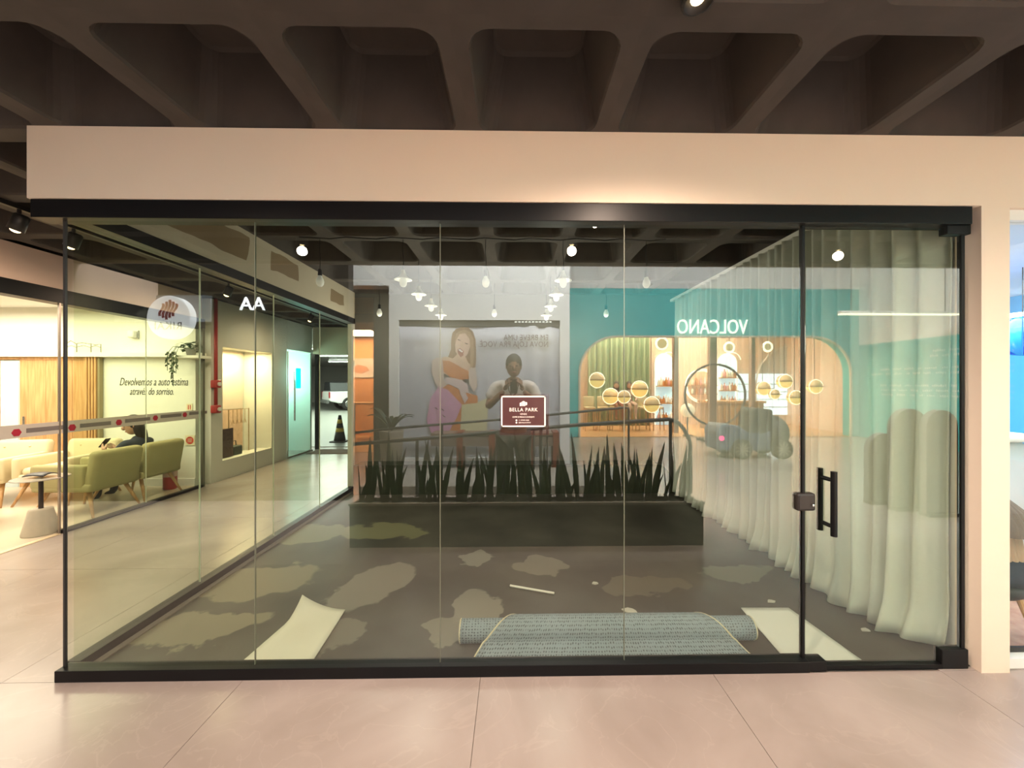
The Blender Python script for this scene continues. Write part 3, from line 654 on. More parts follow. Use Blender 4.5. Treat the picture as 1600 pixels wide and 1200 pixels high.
MB().tube([(0,-0.25,0),(0,-0.25,0.8),(0,0.25,0.8),(0,0.25,0)],0.008,6).build('frame', mat('brass_rack',(0.45,0.3,0.15),0.3,0.8), rk)
for k in range(4): MB().tube([(0,-0.15+k*0.1,0.8),(0,-0.15+k*0.1,0.62),(0.0,-0.18+k*0.1,0.55),(0,-0.12+k*0.1,0.55),(0,-0.15+k*0.1,0.62)],0.005,5).build('hanger', MATS['brass_rack'], rk)
# red standpipe
PIPE = mat('fire_pipe_red', (0.42, 0.035, 0.03), 0.45)
yp = YF+0.20
fp = empty('fire_pipe', (XL+0.05, yp, 1.0), 0, 'red vertical fire pipe with two alarm boxes on the corridor wall', 'pipe')
MB().tube([(0,0,0.13),(0,0,ZC-1.0)], 0.024, 10).build('pipe', PIPE, fp, True)
for z in (0.12, 0.5): 
    bx = MB().rbox((0,0,z),(0.09,0.11,0.12),0.015).build('alarm_box', PIPE, fp, True)
    MB().lathe([(0.03,0),(0.03,0.02)], n=12, M=Matrix.Translation((0.045,0,z)) @ Matrix.Rotation(PI/2,4,'Y')).build('glass_cap', WHITEP, bx)
# teal lit entrance: wall + screen + glass door
tag(MB().box((XL-0.3, 5.785, 2.2), (XL, 6.75, ZC)).build('wall_corridor_header', GW), 'grey header over the glowing glass entrance', kind='structure')
d3 = empty('door_3', (XL, 6.3, 0), kind='structure'); d3['label'] = 'glass corridor door with tall steel pull handle'
def d3p(mb, n, m, **k):
    o = mb.build(n, m, d3, **k); o.matrix_parent_inverse = Matrix.Translation((-XL, -6.3, 0)); return o
d3p(MB().box((XL-0.006, 5.82, 0.03), (XL+0.004, 6.72, 2.15)), 'pane', G_CLEAR)
h_ = d3p(MB().tube([(XL+0.06, 5.95, 0.75), (XL+0.06, 5.95, 1.75)], 0.016, 8), 'door_handle', MATS['steel'])
d3p(MB().box((XL-0.02, 5.80, 0.0), (XL+0.02, 6.74, 0.03)), 'bottom_rail', MATS['dull_steel'])
d3p(MB().tube([(XL, 5.81, 0.03), (XL, 5.81, 2.16)], 0.012, 6), 'post', MATS['dull_steel'])
TEALW = mat('pale_teal_wall', (0.74, 0.82, 0.80), 0.6)
tag(MB().box((XL-1.6, 5.6, 0), (XL-1.5, 6.8, 2.6)).build('wall_teal_room', TEALW), 'pale teal wall inside the glowing entrance', kind='structure')
tag(MB().box((XL-1.6, 6.76, 0), (XL-0.05, 6.82, 2.6)).build('wall_teal_end', TEALW), 'pale teal end wall inside the glowing entrance', kind='structure')
scn = MB().rbox((0,0,0),(0.03,0.16,0.42),0.014)
tag(scn.build('light_box_sign', mat('cyan_sign_light', (0.0, 0.8, 0.9), 0.4, emit=2.6, ecol=(0.0,0.95,1.0)), None, loc=(XL+0.05, 5.98+0.12, 1.62)), 'glowing cyan rounded light box sign at the glass corridor door', 'sign')
light('POINT', 'cyan_glow', (XL-0.7, 6.25, 1.7), 60, (0.62, 1.0, 0.98), rad=0.2)
light('POINT', 'cyan_spill', (XL+0.35, 6.05, 1.7), 7, (0.45, 0.95, 1.0), rad=0.1)
# corridor end header, jamb, mat, parking
tag(MB().box((XL, 6.78, 2.18), (RX, 6.9, ZC)).build('wall_corridor_end', mat('beige_end_header', (0.48,0.38,0.27), 0.8)), 'beige header over the opening to the car park', kind='structure')
tag(MB().box((XL-0.02, 6.9, 0.0), (XL+0.05, 6.97, 2.18)).build('trim_4', BLACK), 'black jamb of the car park opening', kind='structure')
tag(MB().box((-4.45, 6.3, 0.0), (-2.6, 6.85, 0.012)).build('door_mat', mat('brown_mat', (0.13,0.07,0.05), 0.95, var=0.2, scale=60)), 'dark brown door mat before the car park opening', 'mat')
tag(MB().box((-26, 7.3, -0.1), (-1.5, 30, 0.0)).build('floor_parking', mat('grey_parking_floor', (0.34,0.34,0.32), 0.3, var=0.08, scale=1)), 'grey car park floor', kind='structure')
tag(MB().box((-26, 29.9, 0), (-1.5, 30, 3.1)).build('wall_parking', mat('pale_parking_wall', (0.62,0.62,0.6), 0.8)), 'pale far wall of the car park', kind='structure')
tag(MB().box((-26, 7.31, 2.95), (-1.5, 30, 3.1)).build('ceiling_parking', mat('foil_ceiling', (0.5,0.5,0.48), 0.25, 0.6, var=0.25, scale=1.2, bump=0.6)), 'shiny grey car park ceiling', kind='structure')
tag(MB().box((-26.1, 7.2, 0), (-26, 30, 3.1)).build('wall_parking_left', MATS['pale_parking_wall']), 'pale side wall of the car park', kind='structure')
for k, (x, y) in enumerate(((-8.6, 17), (-7.2, 13.2), (-10.5, 22))):
    tl = empty('tube_light', (x, y, 2.9), 0, ('long white tube light over the pickup truck', 'white tube light nearest the car park opening', 'white tube light farthest back in the car park')[k], 'lamp', 'tube lights in the car park')
    MB().box((-1.0,-0.06,0.0),(1.0,0.06,0.05)).build('housing', WHITEP, tl); MB().tube([(-0.95,0,-0.02),(0.95,0,-0.02)],0.025,8).build('tube', mat('tube_glow',(1,1,1),0.5,emit=9,ecol=(0.95,1,1)), tl)
# pickup truck
D_ = 21.0
pc = onZ(507, 643, 0)
tk = empty('pickup_truck', (pc.x+0.2, pc.y+0.2, 0), R(-52), 'white double cab pickup truck parked beyond the corridor', 'car')
CARW = mat('white_car_paint', (0.80,0.81,0.80), 0.2); CG = mat('dark_car_glass', (0.02,0.025,0.03), 0.08); RUB = mat('tyre_rubber', (0.015,0.015,0.015), 0.8)
# local: rear at y=0, length along +Y, right side at x=+0.0.. width -1.85
prof = [(0.0,0.55),(0.0,1.08),(1.6,1.10),(1.75,1.12),(2.15,1.72),(3.5,1.74),(4.1,1.14),(5.1,1.02),(5.25,0.85),(5.25,0.5),(4.7,0.42),(0.5,0.42)]
MB().prism(prof, -1.85, 0.0, 'x').build('body', CARW, tk, bevel=0.05)
MB().prism([(1.95,1.16),(2.28,1.64),(2.75,1.66),(2.75,1.16)], -0.005, 0.012, 'x').build('side_window', CG, tk)
MB().prism([(2.82,1.16),(2.82,1.66),(3.42,1.66),(3.85,1.18)], -0.005, 0.012, 'x').build('side_window', CG, tk)
MB().prism([(-1.72,1.08),(-0.13,1.08),(-0.28,1.60),(-1.57,1.60)], 0.05, 1.55, 'y').build('canopy', CG, tk, bevel=0.04)
MB().box((-1.78,-0.03,0.60),(-0.07,0.0,1.04)).build('tailgate', CARW, tk, bevel=0.01)
for x in (-1.84, -0.16): MB().box((x,-0.035,0.72),(x+0.15,0.02,1.06)).build('tail_light', mat('tail_red',(0.35,0.02,0.03),0.3), tk)
MB().box((-1.8,-0.16,0.42),(-0.05,-0.02,0.58)).build('bumper', mat('grey_bumper',(0.12,0.12,0.12),0.5), tk, bevel=0.02)
for y in (1.0, 4.3):
    for x in (-1.72, -0.1):
        Mw = Matrix.Translation((x, y, 0.38)) @ Matrix.Rotation(PI/2, 4, 'Y')
        wo = MB().lathe([(0.25,-0.11),(0.36,-0.12),(0.38,-0.08),(0.38,0.08),(0.36,0.12),(0.25,0.11)], n=22, M=Mw).build('wheel', RUB, tk, True)
        MB().lathe([(0.24,0.09),(0.2,0.12),(0.05,0.11)], n=10, M=Mw).build('hub', MATS['steel'], wo)
# traffic cone
p = onZ(531, 690, 0)
tc_ = empty('traffic_cone', (p.x, p.y, 0.0), 0, 'black and yellow striped traffic cone at the car park opening', 'cone')
CB = mat('cone_black',(0.03,0.03,0.03),0.6); CYL = mat('cone_yellow',(0.6,0.42,0.08),0.5)
def rc(z): return 0.15 - 0.115*z/0.68
MB().box((-0.19,-0.19,0.0),(0.19,0.19,0.03)).build('base', CB, tc_, bevel=0.01)
zs = [0.03,0.26,0.36,0.48,0.58,0.69]
for i in range(5): MB().lathe([(rc(zs[i]),zs[i]),(rc(zs[i+1]),zs[i+1])], n=18).build('band', CB if i % 2 == 0 else CYL, tc_, True)

# track lights of the corridor
LGLOW = mat('lamp_glow_warm', (1,0.8,0.5), 0.5, emit=8, ecol=(1.0,0.70,0.36))
XT = -3.55
tr = empty('lighting_track', (XT, 2.2, ZC-0.02), 0, 'black lighting track running along the corridor ceiling', 'lighting track')
MB().box((-0.018,-2.6,-0.015),(0.018,4.2,0.018)).build('rail', TRACKM, tr); 
for y in (-2.5, 4.1): MB().box((-0.022,y-0.03,-0.018),(0.022,y+0.03,0.019)).build('end_cap', TRACKM, tr)
for k, (px, py) in enumerate(((30, 352), (115, 381), (357, 462), (486, 505))):
    p = onX(px, py, XT)
    sp = empty('track_spotlight', (XT, p.y, ZC-0.035), 0, ('lit black track spotlight nearest, left of the glass corner', 'lit track spotlight seen just inside the glass corner', 'lit track spotlight beside the white letters', 'lit track spotlight farthest down the corridor')[k], 'lamp', 'track spotlights in the corridor')
    MB().tube([(0,0,0),(0,0,-0.05)],0.012,8).build('stem', TRACKM, sp)
    Mh = Matrix.Translation((0,0,-0.09)) @ Matrix.Rotation(R(25),4,'Y')
    MB().lathe([(0.03,0.06),(0.042,0.05),(0.045,-0.06),(0.036,-0.06),(0.034,-0.03)], n=16, M=Mh).build('lamp_head', TRACKM, sp, True)
    MB().ball((0,0,-0.045),0.034,12,8,M=Mh).build('bulb', LGLOW, sp, True)
    light('SPOT', 'track_beam', (XT-0.05, p.y, ZC-0.22), 58, WARM, rot=(0, R(20), 0), angle=165, blend=1.0, rad=0.03)

# ================================================================== EMPTY SHOP CONTENTS
# sign on the glass
a, b = onY(783, 667, -0.01), onY(852.5, 618.5, -0.01)
cx_, cz_ = (a.x+b.x)/2, (a.z+b.z)/2; hw, hh = (b.x-a.x)/2, (b.z-a.z)/2
sg = empty('shop_sign', (cx_, -0.006, cz_), 0, 'maroon sign with white border and lettering stuck on the glass front', 'sign')
MAR = mat('maroon_sign_board', (0.06, 0.017, 0.018), 0.3, var=0.05); WL = mat('sign_white', (0.9, 0.82, 0.78), 0.5)
MB().box((-hw,-0.006,-hh),(hw,0.0,hh)).build('board', MAR, sg, bevel=0.002)
MB().box((-hw-0.008,0.013,-hh-0.045),(hw+0.02,0.017,hh+0.01)).build('backing_board', mat('dark_maroon_back',(0.05,0.012,0.012),0.4), sg)
for (x0,x1,z0,z1) in ((-hw,hw,hh-0.007,hh),(-hw,hw,-hh,-hh+0.007),(-hw,-hw+0.007,-hh,hh),(hw-0.007,hw,-hh,hh)):
    MB().box((x0,-0.0075,z0),(x1,-0.0062,z1)).build('border', WL, sg)
def st_(s, size, z, x=0, align='CENTER', spacing=1.0, sx=1): return text('lettering', s, size, (x, -0.007, z), WL, sg, ext=0.0005, align=align, spacing=spacing, sx=sx)
st_('BELLA PARK', 0.026, 0.008, spacing=1.12, sx=0.95)
st_('VENDE', 0.0115, -0.0145); st_('COMPRE DE PESSOAS E CONVENIENTE', 0.0105, -0.0295, sx=0.62); st_('11 99999 0000', 0.009, -0.046, -0.025, 'LEFT'); st_('@bellaparkoficial', 0.009, -0.058, -0.025, 'LEFT')
for z in (-0.046, -0.058): MB().lathe([(0.0045,0),(0.0045,0.001)], n=12, M=Matrix.Translation((-0.036,-0.0065,z)) @ Matrix.Rotation(PI/2,4,'X')).build('icon', WL, sg)
for pts in ([(-0.019,0.028),(-0.019,0.043),(-0.009,0.048),(-0.009,0.028)], [(-0.007,0.028),(-0.007,0.05),(-0.001,0.054),(-0.001,0.028)], [(0.001,0.028),(0.001,0.054),(0.008,0.05),(0.008,0.028)], [(0.010,0.030),(0.010,0.049),(0.019,0.046),(0.019,0.034)]):
    MB().prism(pts, -0.0075, -0.0062, 'y').build('emblem', WL, sg)

# rolled carpet
p0, p1 = onZ(718, 1015, 0), onZ(1188, 1015, 0)
cl = p1.x - p0.x; yc = p0.y + 0.06; zb = 0.004
CARP = None
def carpet_mat():
    m, t, b = nt('blue_grey_carpet'); N = t.nodes; L = t.links
    tc = N.new('ShaderNodeTexCoord'); mp = N.new('ShaderNodeMapping'); mp.inputs['Scale'].default_value = (60, 44, 60); L.new(tc.outputs['UV'], mp.inputs[0])
    vo = N.new('ShaderNodeTexVoronoi'); vo.inputs['Scale'].default_value = 1.0; vo.inputs['Randomness'].default_value = 0.25; L.new(mp.outputs[0], vo.inputs['Vector'])
    r = N.new('ShaderNodeValToRGB'); r.color_ramp.elements[0].position = 0.18; r.color_ramp.elements[0].color = (0.06, 0.078, 0.10, 1); r.color_ramp.elements[1].position = 0.36; r.color_ramp.elements[1].color = (0.225, 0.285, 0.345, 1)
    L.new(vo.outputs['Distance'], r.inputs[0]); L.new(r.outputs[0], b.inputs['Base Color']); b.inputs['Roughness'].default_value = 0.95; return m
CARP = carpet_mat(); BIND = mat('cream_binding', (0.62, 0.56, 0.42), 0.9)
cr = empty('rolled_carpet', ((p0.x+p1.x)/2, yc, zb), 0, 'rolled blue grey patterned carpet lying just inside the glass front', 'carpet')
def spiral(u, turns=2.6, r0=0.022, r1=0.064):
    a = -PI*0.5 - (1-u)*turns*2*PI; r = r0 + (r1-r0)*u
    return Vector((0, r*math.cos(a), 0.069 + r*math.sin(a)*1.0))
def carpet_sheet(mb, fn, nu, nv):
    mb.grid(fn, nu, nv)
def uvmesh(o, fn_uv):
    me = o.data; uv = me.uv_layers.new(name='UVMap')
    for l in me.loops: uv.data[l.index].uv = fn_uv(me.vertices[l.vertex_index].index)
NU, NV = 24, 90
b = MB(); b.grid(lambda u, v: Vector(((u-0.5)*cl, 0, 0)) + spiral(v), NU, NV)
ro = b.build('roll', CARP, cr, True, solid=0.008); uvmesh(ro, lambda i: ((i % (NU+1))/NU*cl*1.0, (i // (NU+1))/NV*1.6))
for s in (-1, 1):
    MB().tube([Vector((s*cl/2, 0, 0)) + spiral(v/60) for v in range(61)], 0.006, 5).build('binding', BIND, cr, True)
# loose outer flap: starts on top of the roll, comes over the front and lies on floor, corners cut back
fa = -cl/2 + 0.09; fb = cl/2 - 0.09
def flap(u, v):
    rr = 0.073; cz = 0.069; k = min(1, v/0.72); a = R(-62 + 172*k); q = max(0, v-0.72)/0.28
    y = -rr*math.sin(a); z = cz + rr*math.cos(a)
    if q: y += -0.075*q; z = z*(1-q)**1.6 + 0.006
    x = fa + (fb-fa)*u + (0.5-u)*2*0.26*(1-v)**1.3
    return Vector((x, y, max(0.006, z)))
b = MB(); b.grid(flap, 24, 16); fo = b.build('flap', CARP, cr, True, solid=0.008); uvmesh(fo, lambda i: ((i % 25)/24*cl, (i // 25)/16*0.35+0.3))
MB().tube([flap(0, v/16) for v in range(17)], 0.006, 5).build('binding', BIND, cr, True)
MB().tube([flap(1, v/16) for v in range(17)], 0.006, 5).build('binding', BIND, cr, True)
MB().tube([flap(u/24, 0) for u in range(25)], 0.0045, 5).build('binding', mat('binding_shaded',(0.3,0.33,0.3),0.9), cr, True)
# white boards on the floor
WB = mat('white_foam_board', (0.72, 0.70, 0.60), 0.6, var=0.02); WB2 = mat('white_foam_sheet', (0.74,0.76,0.74), 0.6, var=0.02)
def quad_sheet(name, pxs, m, label, curl=None):
    P = [onZ(x, y, 0.012) for x, y in pxs]          # near-left, near-right, far-right, far-left
    def fn(u, v):
        q = (P[0]*(1-u)+P[1]*u)*(1-v) + (P[3]*(1-u)+P[2]*u)*v
        if curl: q = q + Vector((0, -0.25*curl*max(0, v-0.75), curl*max(0, v-0.7)**1.5*(1-u)**2*3))
        return q
    b = MB(); b.grid(fn, 10, 12); return tag(b.build(name, m, None, True, solid=0.006), label, 'board')
quad_sheet('foam_board', [(368,1043),(482,1043),(541,951),(474,951)], WB, 'cream white board with curled corner on the left of the dark floor', 0.2)
quad_sheet('foam_board', [(1238,1043),(1362,1043),(1232,950),(1158,950)], WB2, 'white board sheet on the floor beside the rolled carpet near the door')
pa, pb = onZ(797, 915, 0.016), onZ(866, 927, 0.016)
tag(MB().tube([pa, (pa+pb)/2+Vector((0,0,0.0)), pb], 0.008, 6).build('white_stick', mat('stick_white',(0.8,0.78,0.74),0.5)), 'thin white stick lying in the middle of the dark floor', 'stick')
for k, (px, py, s_) in enumerate(((985, 955, 0.035), (930, 912, 0.02), (1205, 940, 0.02), (1352,985,0.02))):
    p = onZ(px, py, 0.006); b = MB(); n = 7; pts = [(s_*random.uniform(0.6,1.3)*math.cos(2*PI*i/n)*1.5, s_*random.uniform(0.6,1.2)*math.sin(2*PI*i/n)) for i in range(n)]
    b.prism(pts, 0, 0.006, 'z'); tag(b.build('plaster_scrap', mat('plaster_scrap',(0.5,0.48,0.44),0.9), None, loc=p), ('pale plaster scrap on dark floor behind the carpet', 'tiny pale plaster scrap beyond the white stick', 'small pale scrap on dark floor between boards and curtain', 'tiny pale scrap by the foot of the curtain at the door')[k], 'scrap', 'plaster scraps on the floor')
# curtain
CUR = None
def curtain_mat():
    m = bpy.data.materials.new('sheer_white_curtain'); m.use_nodes = True; t = m.node_tree; N = t.nodes; L = t.links
    b = N['Principled BSDF']; tc = N.new('ShaderNodeTexCoord'); no = N.new('ShaderNodeTexNoise'); no.inputs['Scale'].default_value = 60; L.new(tc.outputs['Object'], no.inputs['Vector'])
    mx = N.new('ShaderNodeMix'); mx.data_type = 'RGBA'; mx.inputs['A'].default_value = (0.68,0.72,0.66,1); mx.inputs['B'].default_value = (0.76,0.80,0.74,1)
    L.new(no.outputs['Fac'], mx.inputs['Factor']); L.new(mx.outputs['Result'], b.inputs['Base Color']); b.inputs['Roughness'].default_value = 0.9
    tl = N.new('ShaderNodeBsdfTranslucent'); tl.inputs[0].default_value = (0.74,0.78,0.72,1); ms = N.new('ShaderNodeMixShader'); ms.inputs[0].default_value = 0.25
    L.new(b.outputs[0], ms.inputs[1]); L.new(tl.outputs[0], ms.inputs[2]); L.new(ms.outputs[0], N['Material Output'].inputs[0]); return m
CUR = curtain_mat()
cu = empty('curtain', (2.24, 1.7, 0), 0, 'long sheer white curtain along the right side wall of the shop', 'curtain')
nf = 37
random.seed(3)
ph_ = [random.uniform(-0.8,0.8) for _ in range(40)]; am_ = [random.uniform(0.5,1.3) for _ in range(40)]
def cur(u, v):
    yy = 0.075 + 3.15*u; k = u*nf; i = int(k) % 40; f = k-int(k)
    am = am_[i]*(1-f)+am_[(i+1)%40]*f
    a = 0.045*am*math.sin(2*PI*k*0.8 + 1.2*math.sin(k*0.55)) + 0.02*math.sin(k*2.3+1.0)
    sag = (1-v)**2
    x = 2.24 + 0.16*max(0, 1-u/0.10)**1.5 + a*(0.70+0.22*(1-v)) - 0.02*sag - 0.06*max(0, 0.08-v)/0.08*(0.6+0.4*math.sin(k*1.3))
    z = 0.012 + 2.655*v
    if v < 0.02: z += 0.012*(1+math.sin(k*1.9))
    return Vector((x-2.24, yy-1.7 + 0.03*math.sin(v*3+k)*(1-v), z))
b = MB(); b.grid(cur, 360, 30)
b.build('cloth', CUR, cu, True, solid=0.003)
MB().box((-0.02,-1.6,2.665),(0.03,1.72,2.70)).build('curtain_rail', WHITEP, cu)

# pendant bulbs
CORD = mat('black_cord', (0.01,0.01,0.01), 0.6); BULB = mat('frosted_bulb', (0.85,0.85,0.8), 0.3, emit=0.12, ecol=(1,0.97,0.9)); CONE = mat('white_enamel_shade', (0.82,0.81,0.74), 0.4)
def pendant(x, y, zbulb, cone, label):
    t = empty('pendant_lamp', (x, y, zbulb), 0, label, 'lamp', 'pendant lamps with cone shades' if cone else 'bare bulb pendants')
    top = ZC - zbulb
    MB().tube([(0,0,0.10),(0.004,0,0.2),(-0.004,0,top*0.7),(0,0,top)], 0.0035, 6).build('cord', CORD, t)
    MB().lathe([(0.017,0.045),(0.018,0.055),(0.016,0.10),(0.006,0.105)], n=12).build('socket', CORD if not cone else CONE, t, True)
    MB().lathe([(0.003,-0.052),(0.018,-0.047),(0.030,-0.03),(0.034,-0.008),(0.028,0.018),(0.018,0.036),(0.016,0.05)], n=16).build('bulb', BULB, t, True)
    if len(label) % 2 == 0: light('POINT', 'room_fill_light', (x, y, zbulb-0.30), 10.0, (1.0, 0.93, 0.80), rad=0.2)  # added fill to brighten the room, hung below some pendants
    if cone: MB().lathe([(0.014,0.10),(0.02,0.075),(0.035,0.045),(0.055,0.026),(0.076,0.016),(0.078,0.012),(0.05,0.019),(0.028,0.038)], n=20).build('shade', CONE, t, True)
    return t
rows = [1.42, 1.98, 2.57, 3.18]
cols = [onY(px, 440, 1.42).x for px in (500, 630, 759, 880, 1010)]
nm = ['first', 'second', 'third', 'fourth', 'fifth']
for c, x in enumerate(cols):
    cone = c in (1, 3)
    for r_, y in enumerate(rows if cone else (1.42, 2.92)):
        pendant(x, y, 2.41, cone, ('white cone shade pendant' if cone else 'bare white bulb pendant') + ', %s column from glass side wall, %s row' % (nm[c], nm[r_]))
pts = [(cols[0]-0.15, 1.36, ZC-0.012)]
for i in range(1, 25): pts.append((cols[0]-0.15 + i*(cols[4]-cols[0]+0.3)/24, 1.36, ZC-0.010-0.008*(i % 3)))
tag(MB().tube(pts, 0.006, 6).build('ceiling_cable', CORD), 'black cable clipped along the ceiling rib feeding the pendants', 'cable')
# dark plinth along the back wall
PLX0, PLX1 = onY(556, 760, 3.3).x, onY(1050, 760, 3.3).x
nn = 10; tp_ = [(PLX0+(PLX1-PLX0)*k/nn, 0.40) for k in range(nn)] + [(PLX1-0.25+0.25*math.sin(PI/2*k/8), 0.40*math.cos(PI/2*k/8)+0.006) for k in range(9)]
tag(MB().prism([(PLX0, 0.005)] + tp_ + [(PLX1, 0.005)], 3.22, YB+0.058, 'y').build('trim_8', mat('dark_green_plinth', (0.02,0.025,0.014), 0.7)), 'dark green plinth along the back wall of the shop', kind='structure')
# snake plants in a planter box between the viewer and the glass (seen mirrored)
YP = -1.68
px0, px1 = mY(556, 800, YP).x, mY(1088, 800, YP).x
tr_ = empty('planter_box', ((px0+px1)/2, YP, 0.0), 0, 'long low dark planter box of snake plants mirrored in the glass', 'planter')
W_ = (px1-px0)/2; ZP = 0.385
TRM = mat('dark_trough', (0.022,0.02,0.014), 0.6)
for lo_, hi_ in (((-W_,0.11,0),(W_,0.13,ZP)), ((-W_,-0.13,0),(W_,-0.11,ZP)), ((-W_,-0.11,0),(-W_+0.02,0.11,ZP)), ((W_-0.02,-0.11,0),(W_,0.11,ZP))): MB().box(lo_, hi_).build('side', TRM, tr_)
MB().box((-W_-0.01,0.10,ZP),(W_+0.01,0.14,ZP+0.02)).build('rim', mat('lit_planter_rim',(0.22,0.20,0.16),0.6), tr_)  # light caught on the front edge is painted in as a paler rim
MB().box((-W_+0.02,-0.11,0.0),(W_-0.02,0.11,ZP-0.03)).build('soil', mat('dark_soil',(0.015,0.012,0.008),0.95), tr_)
SNK = mat('snake_plant_green', (0.022, 0.032, 0.014), 0.5, var=0.4, scale=9)
def snake_leaf(h, wd, bend):
    b = MB(); n = 8; L_ = []; Rr = []; C_ = []
    for i in range(n+1):
        t = i/n; wv = 1.0*wd*(0.55+0.45*math.sin(PI*min(1, t*1.6)/1.25))*(1-t**3.2) + 0.001
        x = bend*t*t*h; L_.append(Vector((x-wv, 0, h*t))); Rr.append(Vector((x+wv, 0, h*t))); C_.append(Vector((x, 0.012*(1-t), h*t)))
    vs = L_+C_+Rr; m_ = n+1; fs = []
    for i in range(n): fs += [(i, i+1, m_+i+1, m_+i), (m_+i, m_+i+1, 2*m_+i+1, 2*m_+i)]
    b.add(vs, fs); return b.mesh('leaf', SNK, True)
leaves = [snake_leaf(h, w_, bd) for h, w_, bd in ((0.60,0.030,0.05),(0.50,0.026,-0.10),(0.42,0.028,0.16),(0.66,0.026,-0.04),(0.34,0.022,0.25),(0.54,0.032,0.0))]
random.seed(11)
npl = 19
ORD = ['first','second','third','fourth','fifth','sixth','seventh','eighth','ninth','tenth','eleventh','twelfth','thirteenth','fourteenth','fifteenth','sixteenth','seventeenth','eighteenth','last']
for k in range(npl):
    x = px0 + 0.12 + (px1-px0-0.24)*k/(npl-1) + random.uniform(-0.03,0.03)
    t = empty('snake_plant', (x, YP, ZP-0.028), random.uniform(-0.4,0.4), 'dark snake plant in the mirrored planter box, %s from its corridor end' % ORD[k], 'plant', 'snake plants in the mirrored planter box')
    for q in range(random.choice((4,5,6,6))):
        s_ = random.uniform(0.8, 1.08)
        inst(random.choice(leaves), 'leaf', t, (random.uniform(-0.07,0.07), random.uniform(-0.05,0.05), 0), (random.uniform(-0.05,0.05), random.uniform(-0.2,0.2), random.uniform(-0.9,0.9)), (s_, s_, s_))

# ================================================================== RIGHT NEIGHBOUR (sliver)
tag(MB().box((2.5, 3.4, 0), (6.5, 3.5, 2.7)).build('wall_store_back', mat('sky_blue_wall', (0.13,0.52,0.85), 0.6, emit=0.0)), 'sky blue back wall of the neighbouring store', kind='structure')
tag(MB().box((6.4, 0.0, 0), (6.5, 3.4, 2.7)).build('wall_store_right', MATS['sky_blue_wall']), 'sky blue side wall of the neighbouring store', kind='structure')
tag(MB().box((RR+0.11, 0.08, 2.62), (6.5, 3.5, 2.72)).build('ceiling_store', mat('pale_blue_ceiling', (0.62,0.68,0.75), 0.7)), 'pale ceiling of the neighbouring store', kind='structure')
tag(MB().box((RR+0.11, 0.0, 0.0), (6.4, 3.4, 0.006)).build('floor_store', wood_mat('reddish_wood_floor', (0.34,0.16,0.10), (0.48,0.26,0.17), 1.0, 0.25)), 'reddish wood floor of the neighbouring store', kind='structure')
w5 = empty('window_5', (2.58, 0, 0), kind='structure'); w5['label'] = 'glass front of the neighbouring store'
def w5p(mb, n, m, **k):
    o = mb.build(n, m, w5, **k); o.matrix_parent_inverse = Matrix.Translation((-2.58, 0, 0)); return o
w5p(MB().box((2.578, -0.004, 0.05), (5.2, 0.004, 2.36)), 'pane', G_CLEAR)
w5p(MB().box((2.578, -0.02, 0.0), (5.2, 0.03, 0.05)), 'bottom_rail', WHITEP); w5p(MB().box((2.578, -0.03, 2.36), (5.2, 0.03, 2.414)), 'top_rail', WHITEP)
w5p(MB().box((2.578, 0.03, 0.05), (5.2, 0.045, 0.075)), 'inner_rail', BLACK)
BLU = mat('royal_blue_balloon', (0.0,0.06,0.75), 0.15); LBLU = mat('bright_blue_panel', (0.02,0.30,0.9), 0.2)
p = onY(1598, 525, 1.6)
bl = empty('balloon_lamp', (p.x, 1.6, p.z), 0, 'glossy royal blue striped balloon lamp hanging in the neighbouring store', 'lamp')
for i in range(10):
    a0, a1 = 2*PI*i/10+0.02, 2*PI*(i+1)/10-0.02; b = MB()
    b.grid(lambda u, v: Vector((0.20*math.sin(PI*v)*math.cos(a0+(a1-a0)*u)*(1+0.10*math.sin(PI*u)), 0.20*math.sin(PI*v)*math.sin(a0+(a1-a0)*u)*(1+0.10*math.sin(PI*u)), -0.19*math.cos(PI*v))), 5, 10)
    b.build('segment', BLU if i % 2 == 0 else LBLU, bl, True)
MB().tube([(0,0,0.18),(0,0,2.62-p.z)],0.004,6).build('cord', CORD, bl)
p = onY(1580, 495, 2.6)
tag(MB().tube([(p.x-0.3,2.6,2.3),(p.x+1.5,2.6,2.52)],0.03,8).build('strip_lamp', mat('strip_glow',(1,1,1),0.5,emit=4,ecol=(1,0.97,0.93))), 'slanted white strip lamp on the neighbouring store wall', 'lamp')
for k,(px,py,yy) in enumerate(((1582,443,1.0),(1566,397,0.8))):
    p = onY(px,py,yy); d = empty('downlight', (p.x, yy+1.0, 2.61), 0, ('larger bright downlight in the neighbouring store ceiling','smaller bright downlight near the cream pillar top')[k], 'lamp', 'downlights of the neighbouring store')
    MB().lathe([(0.07,0.0),(0.075,-0.004),(0.06,-0.012)],n=16).build('ring', WHITEP, d); MB().lathe([(0.055,-0.004),(0.05,-0.013)],n=16).build('lens', mat('white_lens_glow',(1,1,1),0.5,emit=12,ecol=(1,0.98,0.95)), d)
dk = empty('reception_desk', (3.7, 1.45, 0.006), 0, 'white reception desk with rounded end in the neighbouring store', 'desk')
MB().rbox((0,0,0.50),(1.5,0.5,1.0),0.08).build('body', mat('white_desk_body',(0.62,0.63,0.66),0.4), dk, True); MB().rbox((0,0,1.03),(1.6,0.6,0.06),0.02).build('worktop', WHITEP, dk, True)
lp = empty('laptop', (3.28, 1.40, 1.068), R(200), 'dark open laptop on the white reception desk', 'laptop')
MB().box((-0.16,-0.11,0),(0.16,0.11,0.015)).build('keyboard_base', BLACK, lp); MB().box((-0.16,0,0),(0.16,0.008,0.21), Matrix.Translation((0,0.11,0.012)) @ Matrix.Rotation(R(-15),4,'X')).build('screen', mat('dark_screen',(0.03,0.03,0.035),0.3), lp)
